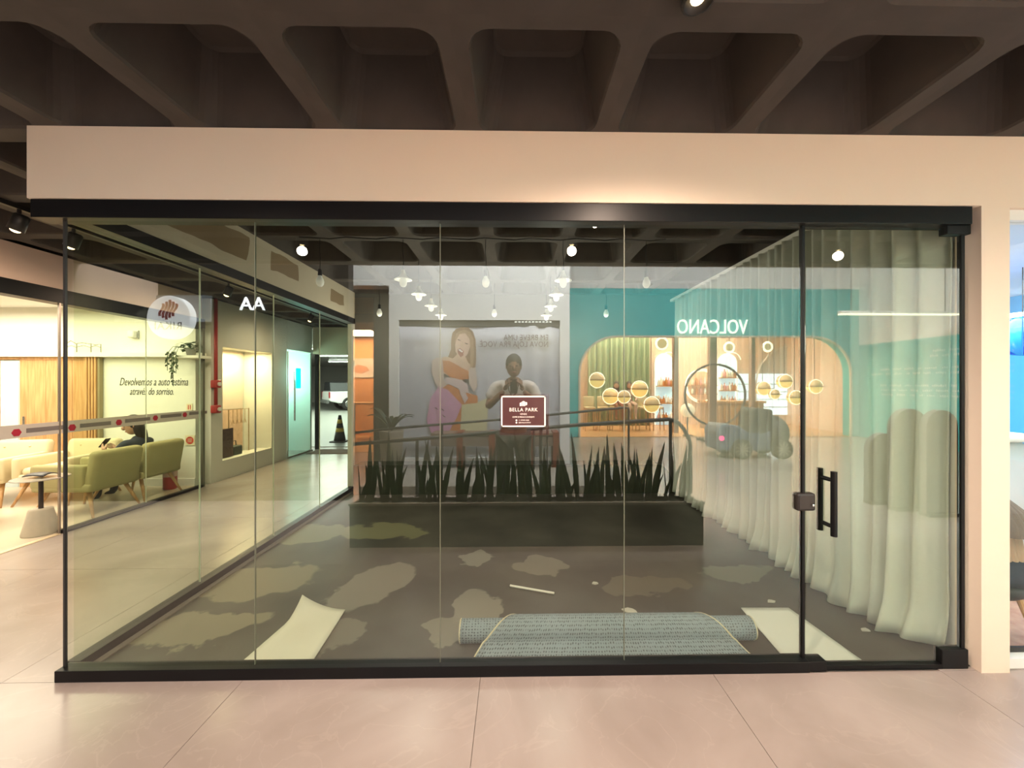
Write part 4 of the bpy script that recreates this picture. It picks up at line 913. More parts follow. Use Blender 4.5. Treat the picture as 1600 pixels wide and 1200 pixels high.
# low ribbed chair
p = onZ(1560, 985, 0)
ch = empty('low_chair', (p.x+0.02, p.y+0.05, 0.006), R(0), 'low ribbed brown chair with navy seat and wooden legs behind the cream pillar', 'chair')
RIB = mat('ribbed_taupe_knit', (0.16,0.115,0.09), 0.9, var=0.2, scale=20); RIB2 = mat('ribbed_tan_knit', (0.40,0.27,0.18), 0.9)
def ribbed(prof, name, m, n=72, amp=0.05):
    b = MB(); vs = []; fs = []
    for r_, z in prof:
        for k in range(n): q = r_*(1+amp*(1 if k % 3 else -0.6)); vs.append((q*math.cos(2*PI*k/n), q*math.sin(2*PI*k/n), z))
    for i in range(len(prof)-1):
        for k in range(n): j=(k+1)%n; fs.append((i*n+k,i*n+j,(i+1)*n+j,(i+1)*n+k))
    fs.append(tuple((len(prof)-1)*n+k for k in range(n))); b.add(vs, fs); return b.build(name, m, ch)
ribbed([(0.185,0.60),(0.17,0.66),(0.13,0.73),(0.07,0.79),(0.02,0.81)], 'backrest', RIB, amp=0.03)
ribbed([(0.11,0.60),(0.12,0.52),(0.135,0.44),(0.13,0.40)], 'back_cushion', RIB2, amp=0.03)
MB().ball((0,0,0.37),0.2,18,10,(0.85,1.0,0.55)).build('seat', DARKB, ch, True)
MB().lathe([(0.10,0.20),(0.15,0.24),(0.16,0.30)],n=18).build('base', CB, ch, True)
for a in (45,135,225,315): MB().tube([(0.09*math.cos(R(a)),0.09*math.sin(R(a)),0.26),(0.16*math.cos(R(a)),0.16*math.sin(R(a)),0.0)],[0.016,0.011],8).build('leg', OAK2, ch)

# ================================================================== HALL CEILING LAMPS (front)
def downlight(x, y, label, power=70, ang=140):
    d = empty('ceiling_spotlight', (x, y, ZC), 0, label, 'lamp', 'ceiling spotlights of the hall')
    MB().lathe([(0.05,0.0),(0.05,-0.06),(0.04,-0.065),(0.038,-0.03)],n=18).build('housing', TRACKM, d, True)
    MB().ball((0,0,-0.05),0.022,12,8,(1,1,0.5)).build('bulb', LGLOW, d, True)
    light('SPOT', 'spot_beam', (x, y, ZC-0.11), power, PEACH, angle=ang, blend=0.9, rad=0.04)
p = onZ(1090, 3, ZC-0.06); downlight(p.x, p.y, 'lit ceiling spotlight over the door side of the shop front', 150, 165)
for k, (px, py) in enumerate(((473, 384), (893, 384), (1308, 392))):
    q = onZ(px, py, ZC-0.06); downlight(q.x, -q.y, 'lit ceiling spotlight mirrored high in the glass, %s of three' % ('left one', 'middle one', 'right one')[k], (165, 160, 85)[k], 165)

# ================================================================== THE HALL BEHIND THE CAMERA (mirrored in the glass)
YBN, YV = -5.2, -8.8
DARKW = mat('dark_hall_blocker', (0.03, 0.024, 0.02), 0.8)
xe = mY(545, 600, -3.0).x
tag(MB().box((-10, -3.15, 0), (xe, -3.0, 6.5)).build('wall_hall_occluder', DARKW), 'added dark wall keeping the hall behind the viewer dark', kind='structure')  # added occluder standing in for the dark open hall
AWALL = mat('white_atrium_wall', (0.80, 0.80, 0.78), 0.8, var=0.02)
xl = mY(545, 600, YBN).x - 0.6; xr = mY(890, 600, YBN).x; xo0 = mY(608, 600, YBN).x
fx0, fx1 = mY(623, 600, YBN).x, mY(875, 600, YBN).x; fz1 = mY(700, 500, YBN).z; fz0 = 0.12
hb_ = mY(560, 446, YBN).z
bw = MB(); bw.box((xl-2, YBN-0.3, hb_), (xr, YBN, 6.5)); bw.box((xo0, YBN-0.3, 0), (fx0, YBN, hb_)); bw.box((fx1, YBN-0.3, 0), (xr, YBN, hb_)); bw.box((fx0, YBN-0.3, fz1), (fx1, YBN, hb_)); bw.box((fx0, YBN-0.3, 0), (fx1, YBN, fz0))
tag(bw.build('wall_hall_back', AWALL), 'white hall wall around the banner opposite the shop front', kind='structure')
tag(MB().box((xr-0.3, YV, 0), (xr, YBN-0.3, 6.5)).build('wall_hall_return', AWALL), 'white return wall beside the teal cafe', kind='structure')
a = mY(585, 600, YBN-0.35)
tag(MB().box((a.x, YBN-0.45, 0), (xo0+0.3, YBN-0.31, 3.6)).build('wall_hall_recess', mat('dark_olive_panel', (0.05,0.05,0.04), 0.7)), 'dark recess panel left of the banner', kind='structure')
# far salon
ysal = -9.2
tag(MB().box((-6.5, ysal-0.1, 0), (-2.2, ysal, 4)).build('wall_salon', mat('orange_salon_wall', (0.72,0.36,0.16), 0.7)), 'orange wall of the far salon', kind='structure')
tag(MB().box((-6.5, ysal, 2.9), (-2.2, -6.8, 3.1)).build('ceiling_salon', CEIL), 'dark ceiling over the far salon', kind='structure')
tag(MB().box((-6.5, ysal, 0.001), (-2.2, -6.5, 0.008)).build('floor_salon', mat('orange_wood_floor', (0.6,0.34,0.16), 0.35)), 'warm floor of the far salon', kind='structure')
p0, p1 = mY(540, 590, ysal+0.02), mY(587, 560, ysal+0.02)
po = empty('salon_poster', ((p0.x+p1.x)/2, ysal+0.02, (p0.z+p1.z)/2), 0, 'white poster of a reclining figure on the orange salon wall', 'poster')
pw_, phh = abs(p1.x-p0.x)/2, abs(p1.z-p0.z)/2
MB().box((-pw_,-0.01,-phh),(pw_,0.0,phh)).build('sheet', mat('poster_white',(0.85,0.8,0.76),0.6), po)
MB().prism([(-0.8*pw_,-0.3*phh),(-0.2*pw_,0.35*phh),(0.4*pw_,0.15*phh),(0.6*pw_,-0.25*phh),(0.1*pw_,-0.6*phh)],0.0,0.003,'y').build('figure', mat('poster_skin',(0.6,0.3,0.2),0.6), po)
MB().prism([(-0.85*pw_,0.1*phh),(-0.75*pw_,0.75*phh),(-0.35*pw_,0.8*phh),(-0.45*pw_,0.2*phh)],0.0,0.004,'y').build('figure_hair', HAIR, po)
tb = empty('salon_table', (mY(570,660,-8.2).x, -8.4, 0.008), 0, 'small dark legged table in the far orange salon', 'table')
MB().box((-0.5,-0.3,0.95),(0.5,0.3,1.0)).build('tabletop', OAK, tb)
for sx in (-1,1):
    for sy in (-1,1): MB().tube([(sx*0.45,sy*0.25,0),(sx*0.45,sy*0.25,0.95)],0.02,6).build('leg', CB, tb)

# letters and round sign on the added dark wall
p = mY(395, 476, -2.99)
aa = text('light_letters', 'AA', 0.24, (p.x, -2.99, p.z), mat('letter_glow', (1,1,1), 0.5, emit=6, ecol=(0.95,0.97,1)), None, '+y', ext=0.01)
tag(aa, 'glowing white letters AA mirrored beside the glass seam', 'letters')
a, b = mY(181, 503, -2.98), mY(331, 462, -2.98)
hp = tag(MB().box((min(a.x,b.x), -2.998, a.z), (max(a.x,b.x), -2.97, b.z)).build('sign_fascia', mat('blue_grey_fascia', (0.34,0.38,0.42), 0.5), None, bevel=0.004), 'blue grey sign fascia behind the round white mirrored sign', 'sign board')
p = mY(270, 497, -2.8)
rs = empty('round_sign', (p.x, -2.8, p.z), 0, 'round white light sign with red diamond of waves', 'sign')
My = Matrix.Rotation(-PI/2, 4, 'X')
MB().lathe([(0.25,-0.05),(0.262,-0.045),(0.262,0.045),(0.25,0.05)], n=40, M=My).build('disc', mat('sign_disc_glow', (0.9,0.92,0.95), 0.4, emit=1.9, ecol=(0.9,0.95,1.0)), rs)
RW = mat('sign_wave_red', (0.5,0.02,0.04), 0.4)
for i in range(5):
    o = (i-2)*0.04; L_ = 0.12 - abs(i-2)*0.022; t_, u_ = [], []
    for k in range(9):
        s_ = -1+2*k/8; wv = 0.012*math.sin(PI*s_); t_.append((o + wv*1.0 - 0.015 + s_*0.02, 0.09 + s_*L_)); u_.append((o + wv + 0.014 + s_*0.02, 0.09 + s_*L_))
    MB().prism(t_ + u_[::-1], 0.0505, 0.056, 'y').build('emblem_wave', RW, rs)
t = text('lettering', 'RIKAI', 0.13, (0, 0.053, -0.11), mat('sign_grey_letter', (0.25,0.25,0.27), 0.5), rs, '+y', ext=0.001, spacing=1.1)

# banner
yb = YBN - 0.06
def fold(x, z): 
    u = (x - fx0)/(fx1-fx0); q = 1-u
    return 0.018*math.sin(u*55)*max(0, 1-abs((u-0.86)/0.14))*1.5 + 0.012*math.sin(u*9+z)
bn = empty('banner', ((fx0+fx1)/2, yb, fz0), 0, 'white vinyl banner of a laughing woman with shopping bags mirrored in the glass', 'banner')
def bp_(mb, n, m, **k):
    o = mb.build(n, m, bn, **k); o.matrix_parent_inverse = Matrix.Translation((-(fx0+fx1)/2, -yb, -fz0)); return o
b = MB(); b.grid(lambda u, v: Vector((fx0+(fx1-fx0)*u, yb + fold(fx0+(fx1-fx0)*u, v), fz0+(fz1-0.1-fz0)*v)), 120, 8)
bp_(b, 'sheet', mat('lilac_white_vinyl', (0.50,0.51,0.57), 0.5, var=0.03), smooth=True, solid=0.004)
bp_(MB().box((fx0, yb-0.03, fz1-0.11), (fx1, yb+0.02, fz1-0.0)), 'header_strip', mat('grey_header_strip', (0.06,0.06,0.06), 0.5))
for k in range(11):
    p = mY(800+k*5.4+6, 503, yb+0.03); bp_(MB().box((p.x-0.022, yb+0.02, p.z-0.012), (p.x+0.022, yb+0.026, p.z+0.012)), 'strip_lamp', mat('strip_dash', (1,1,1), 0.5, emit=4))
def shape(pxs, n, m, lay):
    pts = [mY(x, y, yb+0.03) for x, y in pxs]
    return bp_(MB().prism([(p.x, p.z) for p in pts], yb+0.031+lay*0.002, yb+0.0325+lay*0.002, 'y'), n, m)
PSK = mat('print_skin', (0.66,0.45,0.33), 0.6); PHR = mat('print_hair', (0.27,0.15,0.08), 0.6, var=0.25, scale=30); POR = mat('print_orange', (0.62,0.22,0.07), 0.6)
PPK = mat('print_pink', (0.62,0.32,0.50), 0.6); PYL = mat('print_yellow', (0.62,0.58,0.36), 0.6); PDK = mat('print_dark', (0.09,0.05,0.05), 0.6); PWH = mat('print_glove', (0.66,0.52,0.52), 0.6)
def ell(cx, cy, rx, ry, a=0, n=24):
    return [(cx + rx*math.cos(t)*math.cos(a) - ry*math.sin(t)*math.sin(a), cy + rx*math.cos(t)*math.sin(a) + ry*math.sin(t)*math.cos(a)) for t in [2*PI*k/n for k in range(n)]]
PFC = mat('print_face_tone', (0.70,0.48,0.38), 0.6); PLC = mat('print_lace', (0.62,0.50,0.44), 0.6, var=0.15, scale=40); PH2 = mat('print_hair_light', (0.42,0.27,0.16), 0.6, var=0.2, scale=30)
shape([(707,520),(713,514),(722,511),(732,512),(739,518),(743,530),(744,548),(744,566),(742,578),(737,584),(731,580),(726,570),(712,562),(702,562),(697,566),(701,556),(705,546),(705,532)], 'print_hair', PHR, 0)
shape([(684,562),(696,557),(708,560),(714,554),(728,558),(731,566),(738,572),(738,590),(712,592),(690,582)], 'print_chest', PSK, 1)
shape([(690,563),(702,564),(712,569),(724,576),(732,580),(733,592),(718,594),(703,589),(693,580)], 'print_top', POR, 2)
shape([(675,564),(682,559),(691,559),(693,576),(694,592),(698,602),(688,608),(680,598),(675,582)], 'print_sleeve', PLC, 3)
shape([(733,576),(743,574),(745,588),(746,604),(740,612),(733,600)], 'print_sleeve', PLC, 3)
shape([(688,606),(702,600),(722,612),(746,618),(747,632),(722,633),(720,680),(694,680),(704,648),(690,628)], 'print_dress', POR, 2)
shape([(714,521),(722,517),(730,519),(735,528),(735,541),(731,553),(724,561),(717,559),(712,549),(711,534)], 'print_face', PFC, 4)
shape([(715,546),(719,544),(725,549),(724,556),(720,558),(716,553)], 'print_mouth', mat('print_lip', (0.40,0.12,0.10), 0.6), 5); shape([(716,546.5),(719,545.5),(724,549.5),(722,551)], 'print_teeth', mat('print_teeth', (0.8,0.78,0.76), 0.6), 6)
shape(ell(717.5, 531.5, 2.6, 0.8, 0.45), 'print_eye', PDK, 5); shape(ell(729, 537, 2.6, 0.8, 0.45), 'print_eye', PDK, 5)
shape([(722,533),(724,534),(723,542),(719,542)], 'print_nose', PSK, 5)
shape([(711,540),(712,526),(717,518),(726,515),(735,519),(740,530),(741,552),(739,574),(735,574),(735,548),(734,530),(727,521),(719,522),(714,530)], 'print_fringe', PH2, 5)
shape([(696,590),(706,590),(722,594),(731,602),(732,614),(720,608),(706,602),(697,598)], 'print_glove', PWH, 4)
shape([(716,604),(722,604),(732,622),(726,630),(720,616)], 'print_glove', PWH, 5)
shape([(686,604),(700,609),(722,632),(714,652),(702,674),(674,676),(667,656),(673,622)], 'print_pink_bag', PPK, 6)
shape([(722,632),(744,630),(763,621),(762,650),(760,682),(719,682)], 'print_yellow_bag', PYL, 6)
for (x, y) in ((682,638),(692,640),(694,650)): shape(ell(x, y, 3, 0.9, 0.6), 'print_mark', PDK, 7)
for s_, py in (('EM BREVE UMA', 528), ('NOVA LOJA PRA VOCÊ.', 538.5)):
    p = mY(857, py, yb+0.03); t = text('lettering', s_, 0.15, (p.x, yb+0.035, p.z), PDK, bn, '+y', ext=0.001, align='LEFT', sx=0.80, spacing=1.05)
    t.matrix_parent_inverse = Matrix.Translation((-(fx0+fx1)/2, -yb, -fz0))

# photographer
ph0 = empty('person', (0.0, -2.36, 0.0), PI, 'man in white t-shirt and dark trousers holding up a phone, mirrored in the glass', 'person')
# local -Y is forward (world +Y)
SK2 = mat('tan_skin', (0.30,0.165,0.11), 0.55); TSH = mat('white_tshirt', (0.68,0.68,0.68), 0.9); TRO = mat('dark_grey_trousers', (0.06,0.065,0.06), 0.9); SHO = mat('black_shoe', (0.02,0.02,0.02), 0.5)
J = {'pelvis': ((0,0,0.96),(0.15,0.11)), 'waist': ((0,0.0,1.12),(0.14,0.10)), 'chest': ((0,0.01,1.36),(0.165,0.11)), 'nb': ((0,0.0,1.50),(0.08,0.07)), 'neck': ((0,-0.015,1.60),0.055)}
E = [('pelvis','waist'),('waist','chest'),('chest','nb'),('nb','neck')]
for s, q in ((-1,'l'),(1,'r')):
    J[q+'s'] = ((s*0.20,0.01,1.475),0.058); J[q+'e'] = ((s*0.29,-0.07,1.24),0.042); J[q+'f'] = ((s*0.20,-0.17,1.33),0.038); J[q+'w'] = ((s*0.105,-0.255,1.425),0.027)
    J[q+'h'] = ((s*0.10,0.0,0.90),0.095); J[q+'k'] = ((s*0.12,-0.01,0.50),0.062); J[q+'c'] = ((s*0.12,0.02,0.34),0.058); J[q+'a'] = ((s*0.12,0.03,0.09),0.04); J[q+'t'] = ((s*0.13,-0.11,0.05),0.038)
    E += [('nb',q+'s'),(q+'s',q+'e'),(q+'e',q+'f'),(q+'f',q+'w'),('pelvis',q+'h'),(q+'h',q+'k'),(q+'k',q+'c'),(q+'c',q+'a'),(q+'a',q+'t')]
skin('body', J, E, SK2, ph0)
J2 = {'pelvis': ((0,0,0.95),(0.175,0.13)), 'waist': ((0,0.0,1.12),(0.165,0.125)), 'chest': ((0,0.01,1.36),(0.185,0.13)), 'nb': ((0,0.0,1.505),(0.10,0.08))}
E2 = [('pelvis','waist'),('waist','chest'),('chest','nb')]
for s, q in ((-1,'l'),(1,'r')):
    J2[q+'s'] = ((s*0.205,0.01,1.475),0.078); J2[q+'e'] = ((s*0.272,-0.05,1.31),0.066); E2 += [('nb',q+'s'),(q+'s',q+'e')]
skin('t_shirt', J2, E2, TSH, ph0)
J3 = {'pelvis': ((0,0,0.97),(0.168,0.125))}; E3 = []
for s, q in ((-1,'l'),(1,'r')):
    J3[q+'h'] = ((s*0.10,0.0,0.88),0.115); J3[q+'k'] = ((s*0.12,-0.01,0.50),0.085); J3[q+'a'] = ((s*0.12,0.02,0.10),0.068); E3 += [('pelvis',q+'h'),(q+'h',q+'k'),(q+'k',q+'a')]
skin('trousers', J3, E3, TRO, ph0)
for s in (-1,1): MB().rbox((s*0.125,-0.05,0.045),(0.10,0.28,0.09),0.035).build('shoe', SHO, ph0, True)
person_head(ph0, (0,-0.03,1.70), 0, 0.105, R(6), mat('short_black_hair',(0.012,0.01,0.009),0.6), False, SK2)
for s in (-1,1): hand(ph0, (s*0.105,-0.255,1.425), (-s*0.35,-0.35,0.8), (-s*0.8,-0.1,-0.3), SK2, 1.0, 0.7)
MB().tube([(-0.07,-0.03,1.56),(-0.03,-0.13,1.40),(0.02,-0.14,1.36),(0.05,-0.13,1.42),(0.075,-0.03,1.56)],0.006,6).build('neck_strap', CB, ph0)
phn = MB().rbox((0,0,0),(0.075,0.009,0.155),0.004)
tag(phn.build('phone', MATS['phone_black'], None, loc=(0,-2.05,1.475)), 'black phone held upright at the chest of the man in white', 'phone')

# ramp with handrails
r0, r1 = mY(562, 700, -3.2).x, mY(1008, 700, -3.2).x
tag(MB().box((r0, -4.35, 0.0), (r1, -3.2, 0.12)).build('trim_5', mat('pale_ramp_kerb', (0.32,0.29,0.25), 0.8)), 'pale low ramp platform of the hall', kind='structure')
RAIL = mat('dark_grey_handrail', (0.05,0.048,0.045), 0.45)
def railing(nm_, Y, pts, posts, rr, label):
    P = [mY(x, y, Y) for x, y in pts]
    t = empty('handrail', (P[0].x, Y, 0), 0, label, 'handrail', 'handrails of the hall ramp')
    o = Vector((P[0].x, Y, 0)); MB().tube([q - o for q in P], rr, 8).build('rail', RAIL, t, True)
    for px in posts:
        x = mY(px, 700, Y).x; zt_ = None
        for a_, b_ in zip(P[:-1], P[1:]):
            if a_.x <= x <= b_.x and b_.x > a_.x: zt_ = a_.z + (b_.z-a_.z)*(x-a_.x)/(b_.x-a_.x); break
        if zt_ is None: zt_ = P[-1].z
        zb_ = 0.0 if not (r0 < x < r1 and -4.35 < Y < -3.2) else 0.12
        MB().tube([(x-o.x,0,zb_),(x-o.x,0,zt_)], rr*0.85, 8).build('post', RAIL, t)
    return t
railing('a', -3.12, [(549,694),(700,682),(900,664),(1030,656),(1045,655),(1058,659),(1068,670),(1076,686),(1078,690),(1078.5,770)], (652, 845, 1047), 0.026, 'dark grey handrail with rounded drop end in front of the ramp')
railing('b', -4.2, [(549,677),(616,669),(774,656),(900,644),(975,637),(981,638),(983,645)], (691, 834, 855, 982), 0.02, 'thinner dark grey handrail along the far side of the ramp')
# bench on the ramp side, planter, palm
bx0, bx1 = mY(676, 680, -4.7).x, mY(872, 680, -4.7).x
bt = empty('bench', ((bx0+bx1)/2, -4.75, 0), 0, 'brown wooden bench with reddish legs below the banner', 'bench')
bwd = (bx1-bx0)/2
for k in range(3): MB().box((-bwd,-0.2+k*0.14,0.62),(bwd,-0.08+k*0.14,0.66)).build('plank', wood_mat('brown_bench_wood%d' % k,(0.17,0.11,0.08),(0.25,0.17,0.12)), bt)
MB().box((-bwd,-0.19,0.44),(bwd,0.20,0.60)).build('apron', mat('grey_brown_apron',(0.20,0.15,0.13),0.7), bt)
for x in (-0.55*bwd, -0.05*bwd, 0.55*bwd, 0.95*bwd):
    MB().box((x-0.05,-0.16,0),(x+0.05,0.23,0.68)).build('leg', mat('reddish_leg',(0.22,0.045,0.025),0.5), bt)
p = mY(612, 690, -4.55)
pl = empty('potted_palm', (p.x, -4.55, 0), 0, 'palm with arching leaves in tall taupe pot left of the banner', 'plant')
MB().lathe([(0.15,0.0),(0.20,0.70),(0.205,0.72),(0.18,0.71)],n=20).build('pot', mat('taupe_pot',(0.34,0.29,0.24),0.8), pl, True)
for k in range(9):
    a_ = 2*PI*k/9+0.3; ln = random.uniform(0.45,0.75); b = MB(); pts = []
    for i in range(8):
        t_ = i/7; pts.append(Vector((math.cos(a_)*ln*0.75*t_, math.sin(a_)*ln*0.5*t_, 0.70+ln*(1.25*t_-0.75*t_*t_))))
    sd_ = Vector((-math.sin(a_), math.cos(a_), 0.2)); vs = []; fs = []
    for i, q in enumerate(pts):
        wv = 0.035*math.sin(PI*(0.08+0.92*i/7))+0.002; vs += [q-sd_*wv, q+Vector((0,0,-0.01)), q+sd_*wv]
    for i in range(7): fs += [(3*i,3*i+1,3*i+4,3*i+3),(3*i+1,3*i+2,3*i+5,3*i+4)]
    b.add(vs, fs); b.build('leaf', SNK, pl, True)

# cafe facade
TEAL = mat('turquoise_paint', (0.10,0.55,0.55), 0.6, var=0.03)
fX0, fX1 = mY(890, 600, YV).x, mY(1352, 600, YV).x; fzT = mY(1000, 451, YV).z
oX0, oX1 = mY(905, 600, YV).x, mY(1328, 600, YV).x; oT = mY(1000, 526, YV).z; rad_ = 1.05
inn = [(oX1, 0)]
for k in range(9): a_ = PI/2*k/8; inn.append((oX1-rad_+rad_*math.cos(a_), oT-rad_+rad_*math.sin(a_)))
for k in range(9): a_ = PI/2+PI/2*k/8; inn.append((oX0+rad_+rad_*math.cos(a_), oT-rad_+rad_*math.sin(a_)))
inn.append((oX0, 0))
fc = MB()
def wedge(pts): fc.prism(pts, YV-0.25, YV, 'y')
fc.box((fX0,YV-0.25,0),(oX0,YV,fzT)); fc.box((oX1,YV-0.25,0),(fX1,YV,fzT)); fc.box((oX0,YV-0.25,oT),(oX1,YV,fzT))
for k in range(1, 9): wedge([inn[k], inn[k+1], (oX1, oT)])
for k in range(10, 18): wedge([inn[k], inn[k+1], (oX0, oT)])
tag(fc.build('wall_cafe_front', TEAL), 'turquoise cafe front with rounded opening', kind='structure')
tag(MB().box((fX0-0.1,YV-0.3,fzT),(14,YV+0.02,6.5)).build('wall_hall_upper', AWALL), 'white wall above the turquoise cafe', kind='structure')
tag(MB().tube([(x, YV+0.02, z) for x, z in inn], 0.035, 8).build('trim_7', mat('pale_arch_trim', (0.75,0.70,0.55), 0.5)), 'pale trim around the rounded cafe opening', kind='structure')
a, b = mY(1167, 512, YV+0.04), mY(1057, 512, YV+0.04)
vs_ = text('cafe_sign', 'VOLCANO', 0.58, ((a.x+b.x)/2, YV+0.05, a.z), mat('neon_white', (1,1,0.9), 0.4, emit=4.5, ecol=(1,0.98,0.82)), None, '+y', ext=0.02)
wd_ = vs_.dimensions.x; vs_.scale = (abs(a.x-b.x)/max(wd_, 0.1), 1, 1)
tag(vs_, 'glowing white VOLCANO letters on the turquoise cafe front', 'sign')
# cafe room
YCB = -12.0
PEACHW = mat('peach_cafe_wall', (0.76,0.57,0.43), 0.7)
tag(MB().box((fX0-0.2, YCB-0.1, 0), (fX1+0.3, YCB, 4.1)).build('wall_cafe_back', PEACHW), 'peach back wall of the cafe', kind='structure')
for x, n_ in ((fX0-0.1, 'wall_cafe_left'), (fX1, 'wall_cafe_right')): tag(MB().box((x, YCB, 0), (x+0.1, YV-0.25, 4.1)).build(n_, PEACHW), 'peach side wall of the cafe', kind='structure')
tag(MB().box((fX0, YCB, 4.05), (fX1, YV-0.25, 4.15)).build('ceiling_cafe', PEACHW), 'peach ceiling of the cafe', kind='structure')
tag(MB().box((fX0, YCB, 0.001), (fX1, YV-0.0, 0.012)).build('floor_cafe', mat('warm_cafe_floor', (0.62,0.36,0.17), 0.3)), 'warm floor of the cafe', kind='structure')
def cpt(px, py, Y): return mY(px, py, Y)
# green curtain
g0, g1 = cpt(918, 600, -11.6).x, cpt(1014, 600, -11.6).x
b = MB(); b.grid(lambda u, v: Vector((g0+(g1-g0)*u, -11.6+0.06*math.sin(u*70), 0.02+3.6*v)), 160, 4)
tag(b.build('green_curtain', mat('sage_green_curtain', (0.30,0.37,0.23), 0.9), None, True, solid=0.01), 'sage green pleated curtain at the left of the cafe', 'curtain')
# columns
for k, (pa_, pb_) in enumerate(((1053,1060),(1109,1120),(1174,1180))):
    x0, x1 = cpt(pa_,600,-9.6).x, cpt(pb_,600,-9.6).x
    tag(MB().box((x0,-9.75,0.012),(x1,-9.6,4.05)).build('column_%d' % (k+1) if False else 'column', mat('taupe_column',(0.30,0.20,0.15),0.6)), 'slim taupe column of the cafe', kind='structure')
# arched shelf niches with bottles
random.seed(5)
BT = [mat('bottle_%s' % n_, c_, 0.2) for n_, c_ in (('cream',(0.8,0.74,0.6)),('amber',(0.5,0.2,0.05)),('rose',(0.7,0.35,0.33)),('white',(0.82,0.82,0.8)))]
NICHE = mat('niche_backlight', (0.6,0.8,0.85), 0.5, emit=3.2, ecol=(0.62,0.88,1.0)); NEON = mat('neon_line', (1,0.9,0.75), 0.4, emit=6, ecol=(1,0.88,0.68))
bme = MB().lathe([(0.045,0),(0.05,0.02),(0.05,0.16),(0.02,0.21),(0.018,0.27)],n=10)
bmes = [bme.mesh('bottle', m_, True) for m_ in BT]
def arch_pts(x0, x1, z0, zt_): 
    r_ = (x1-x0)/2; c_ = (x0+x1)/2; return [(x1,z0)] + [(c_+r_*math.cos(PI*k/12), zt_-r_+r_*math.sin(PI*k/12)) for k in range(13)] + [(x0,z0)]
def arch_shelf(pxa, pxb, pyt, pyb, label, where, ns=3, per=6):
    a_, b_ = cpt(pxa, pyt, YCB+0.05), cpt(pxb, pyb, YCB+0.05); x0, x1 = a_.x, b_.x; zt_, zb_ = a_.z, b_.z
    t = empty('arched_shelf', ((x0+x1)/2, YCB+0.01, zb_), 0, label, 'shelf'); cx2 = (x0+x1)/2
    pts = [(x-cx2, z-zb_) for x, z in arch_pts(x0, x1, zb_, zt_)]
    MB().prism(pts, 0.0, 0.03, 'y').build('back_panel', NICHE, t)
    MB().tube([(x, 0.06, z) for x, z in pts], 0.022, 6).build('neon_edge', NEON, t, True)
    MB().tube([(x*0.9+0.12, 0.2, z*1.02) for x, z in pts[2:12]], 0.016, 6).build('neon_arc', NEON, t, True)
    for k in range(ns):
        z = (zt_-zb_)*(0.06+0.24*k); MB().box((x0-cx2+0.02,0.03,z),(x1-cx2-0.02,0.24,z+0.03)).build('shelf_board', OAK, t)
        for q in range(per):
            x = x0+0.1+(x1-x0-0.2)*q/(per-1); s_ = random.uniform(0.8,1.15)
            o = inst(random.choice(bmes), 'bottle', None, (x, YCB+0.15, zb_+z+0.031), sc=(s_,s_,s_)); tag(o, '%s bottle from the left on the %s board %s' % (('first','second','third','fourth','fifth','last')[q], ('lowest','middle','top')[k], where), 'bottle', 'bottles %s' % where)
arch_shelf(1023, 1051, 553, 664, 'arched backlit bottle shelf beside the green curtain', 'of the arched shelf by green curtain')
arch_shelf(1121, 1150, 553, 636, 'arched backlit bottle shelf right of the black ring', 'of the arched shelf inside black ring')
# right arched window, bright
a_, b_ = cpt(1180, 540, YCB+0.04), cpt(1300, 648, YCB+0.04); q_ = cpt(1152, 584, YCB+0.04)
wn = empty('window_6', ((a_.x+b_.x)/2, YCB+0.02, b_.z), kind='structure'); wn['label'] = 'bright wide window under a grey arch at the right of the cafe'
cx2 = (a_.x+b_.x)/2; pts = [(x-cx2, z-b_.z) for x, z in arch_pts(a_.x, b_.x, b_.z, a_.z)]
MB().prism(pts, 0, 0.02, 'y').build('arch_panel', mat('grey_arch_panel',(0.55,0.55,0.55),0.6), wn); MB().tube([(x,0.04,z) for x,z in pts], 0.03, 6).build('frame', WHITEP, wn)
MB().box((q_.x-cx2,0.03,0.0),(b_.x-cx2-0.05,0.05,q_.z-b_.z)).build('pane', mat('daylight_pane', (0.6,0.8,1.0), 0.4, emit=4.2, ecol=(0.75,0.9,1.0)), wn)
for k in range(1,5): MB().box((q_.x-cx2,0.051,0.28*k),(b_.x-cx2-0.05,0.07,0.28*k+0.02)).build('bar', mat('grey_bar',(0.3,0.3,0.3),0.5), wn)
# round neon niche and bottles
c_ = cpt(1097, 603, YCB+0.1)
rn = empty('round_shelf', (c_.x, YCB+0.02, c_.z), 0, 'round neon edged display shelf behind the black ring', 'shelf')
MB().lathe([(0.60,0),(0.60,0.02)],n=32,M=My).build('back_panel', mat('warm_niche_glow',(0.8,0.5,0.3),0.5,emit=1.2,ecol=(1,0.7,0.42)), rn)
for r_, y_, dx in ((0.61,0.06,0),(0.55,0.18,-0.06)): MB().tube([(dx+r_*math.cos(2*PI*k/32),y_,r_*math.sin(2*PI*k/32)) for k in range(33)],0.02,6).build('neon_ring', NEON, rn, True)
for z in (-0.32, 0.0): MB().box((-0.5,0.02,z),(0.5,0.22,z+0.03)).build('shelf_board', OAK, rn)
for z in (-0.32, 0.0):
    for q in range(6): tag(inst(bmes[q % 4], 'bottle', None, (c_.x-0.38+q*0.15, YCB+0.15, c_.z+z+0.031)), '%s bottle from the left on the %s board of round neon shelf' % (('first','second','third','fourth','fifth','last')[q], 'lower' if z else 'upper'), 'bottle', 'bottles on the round neon shelf')
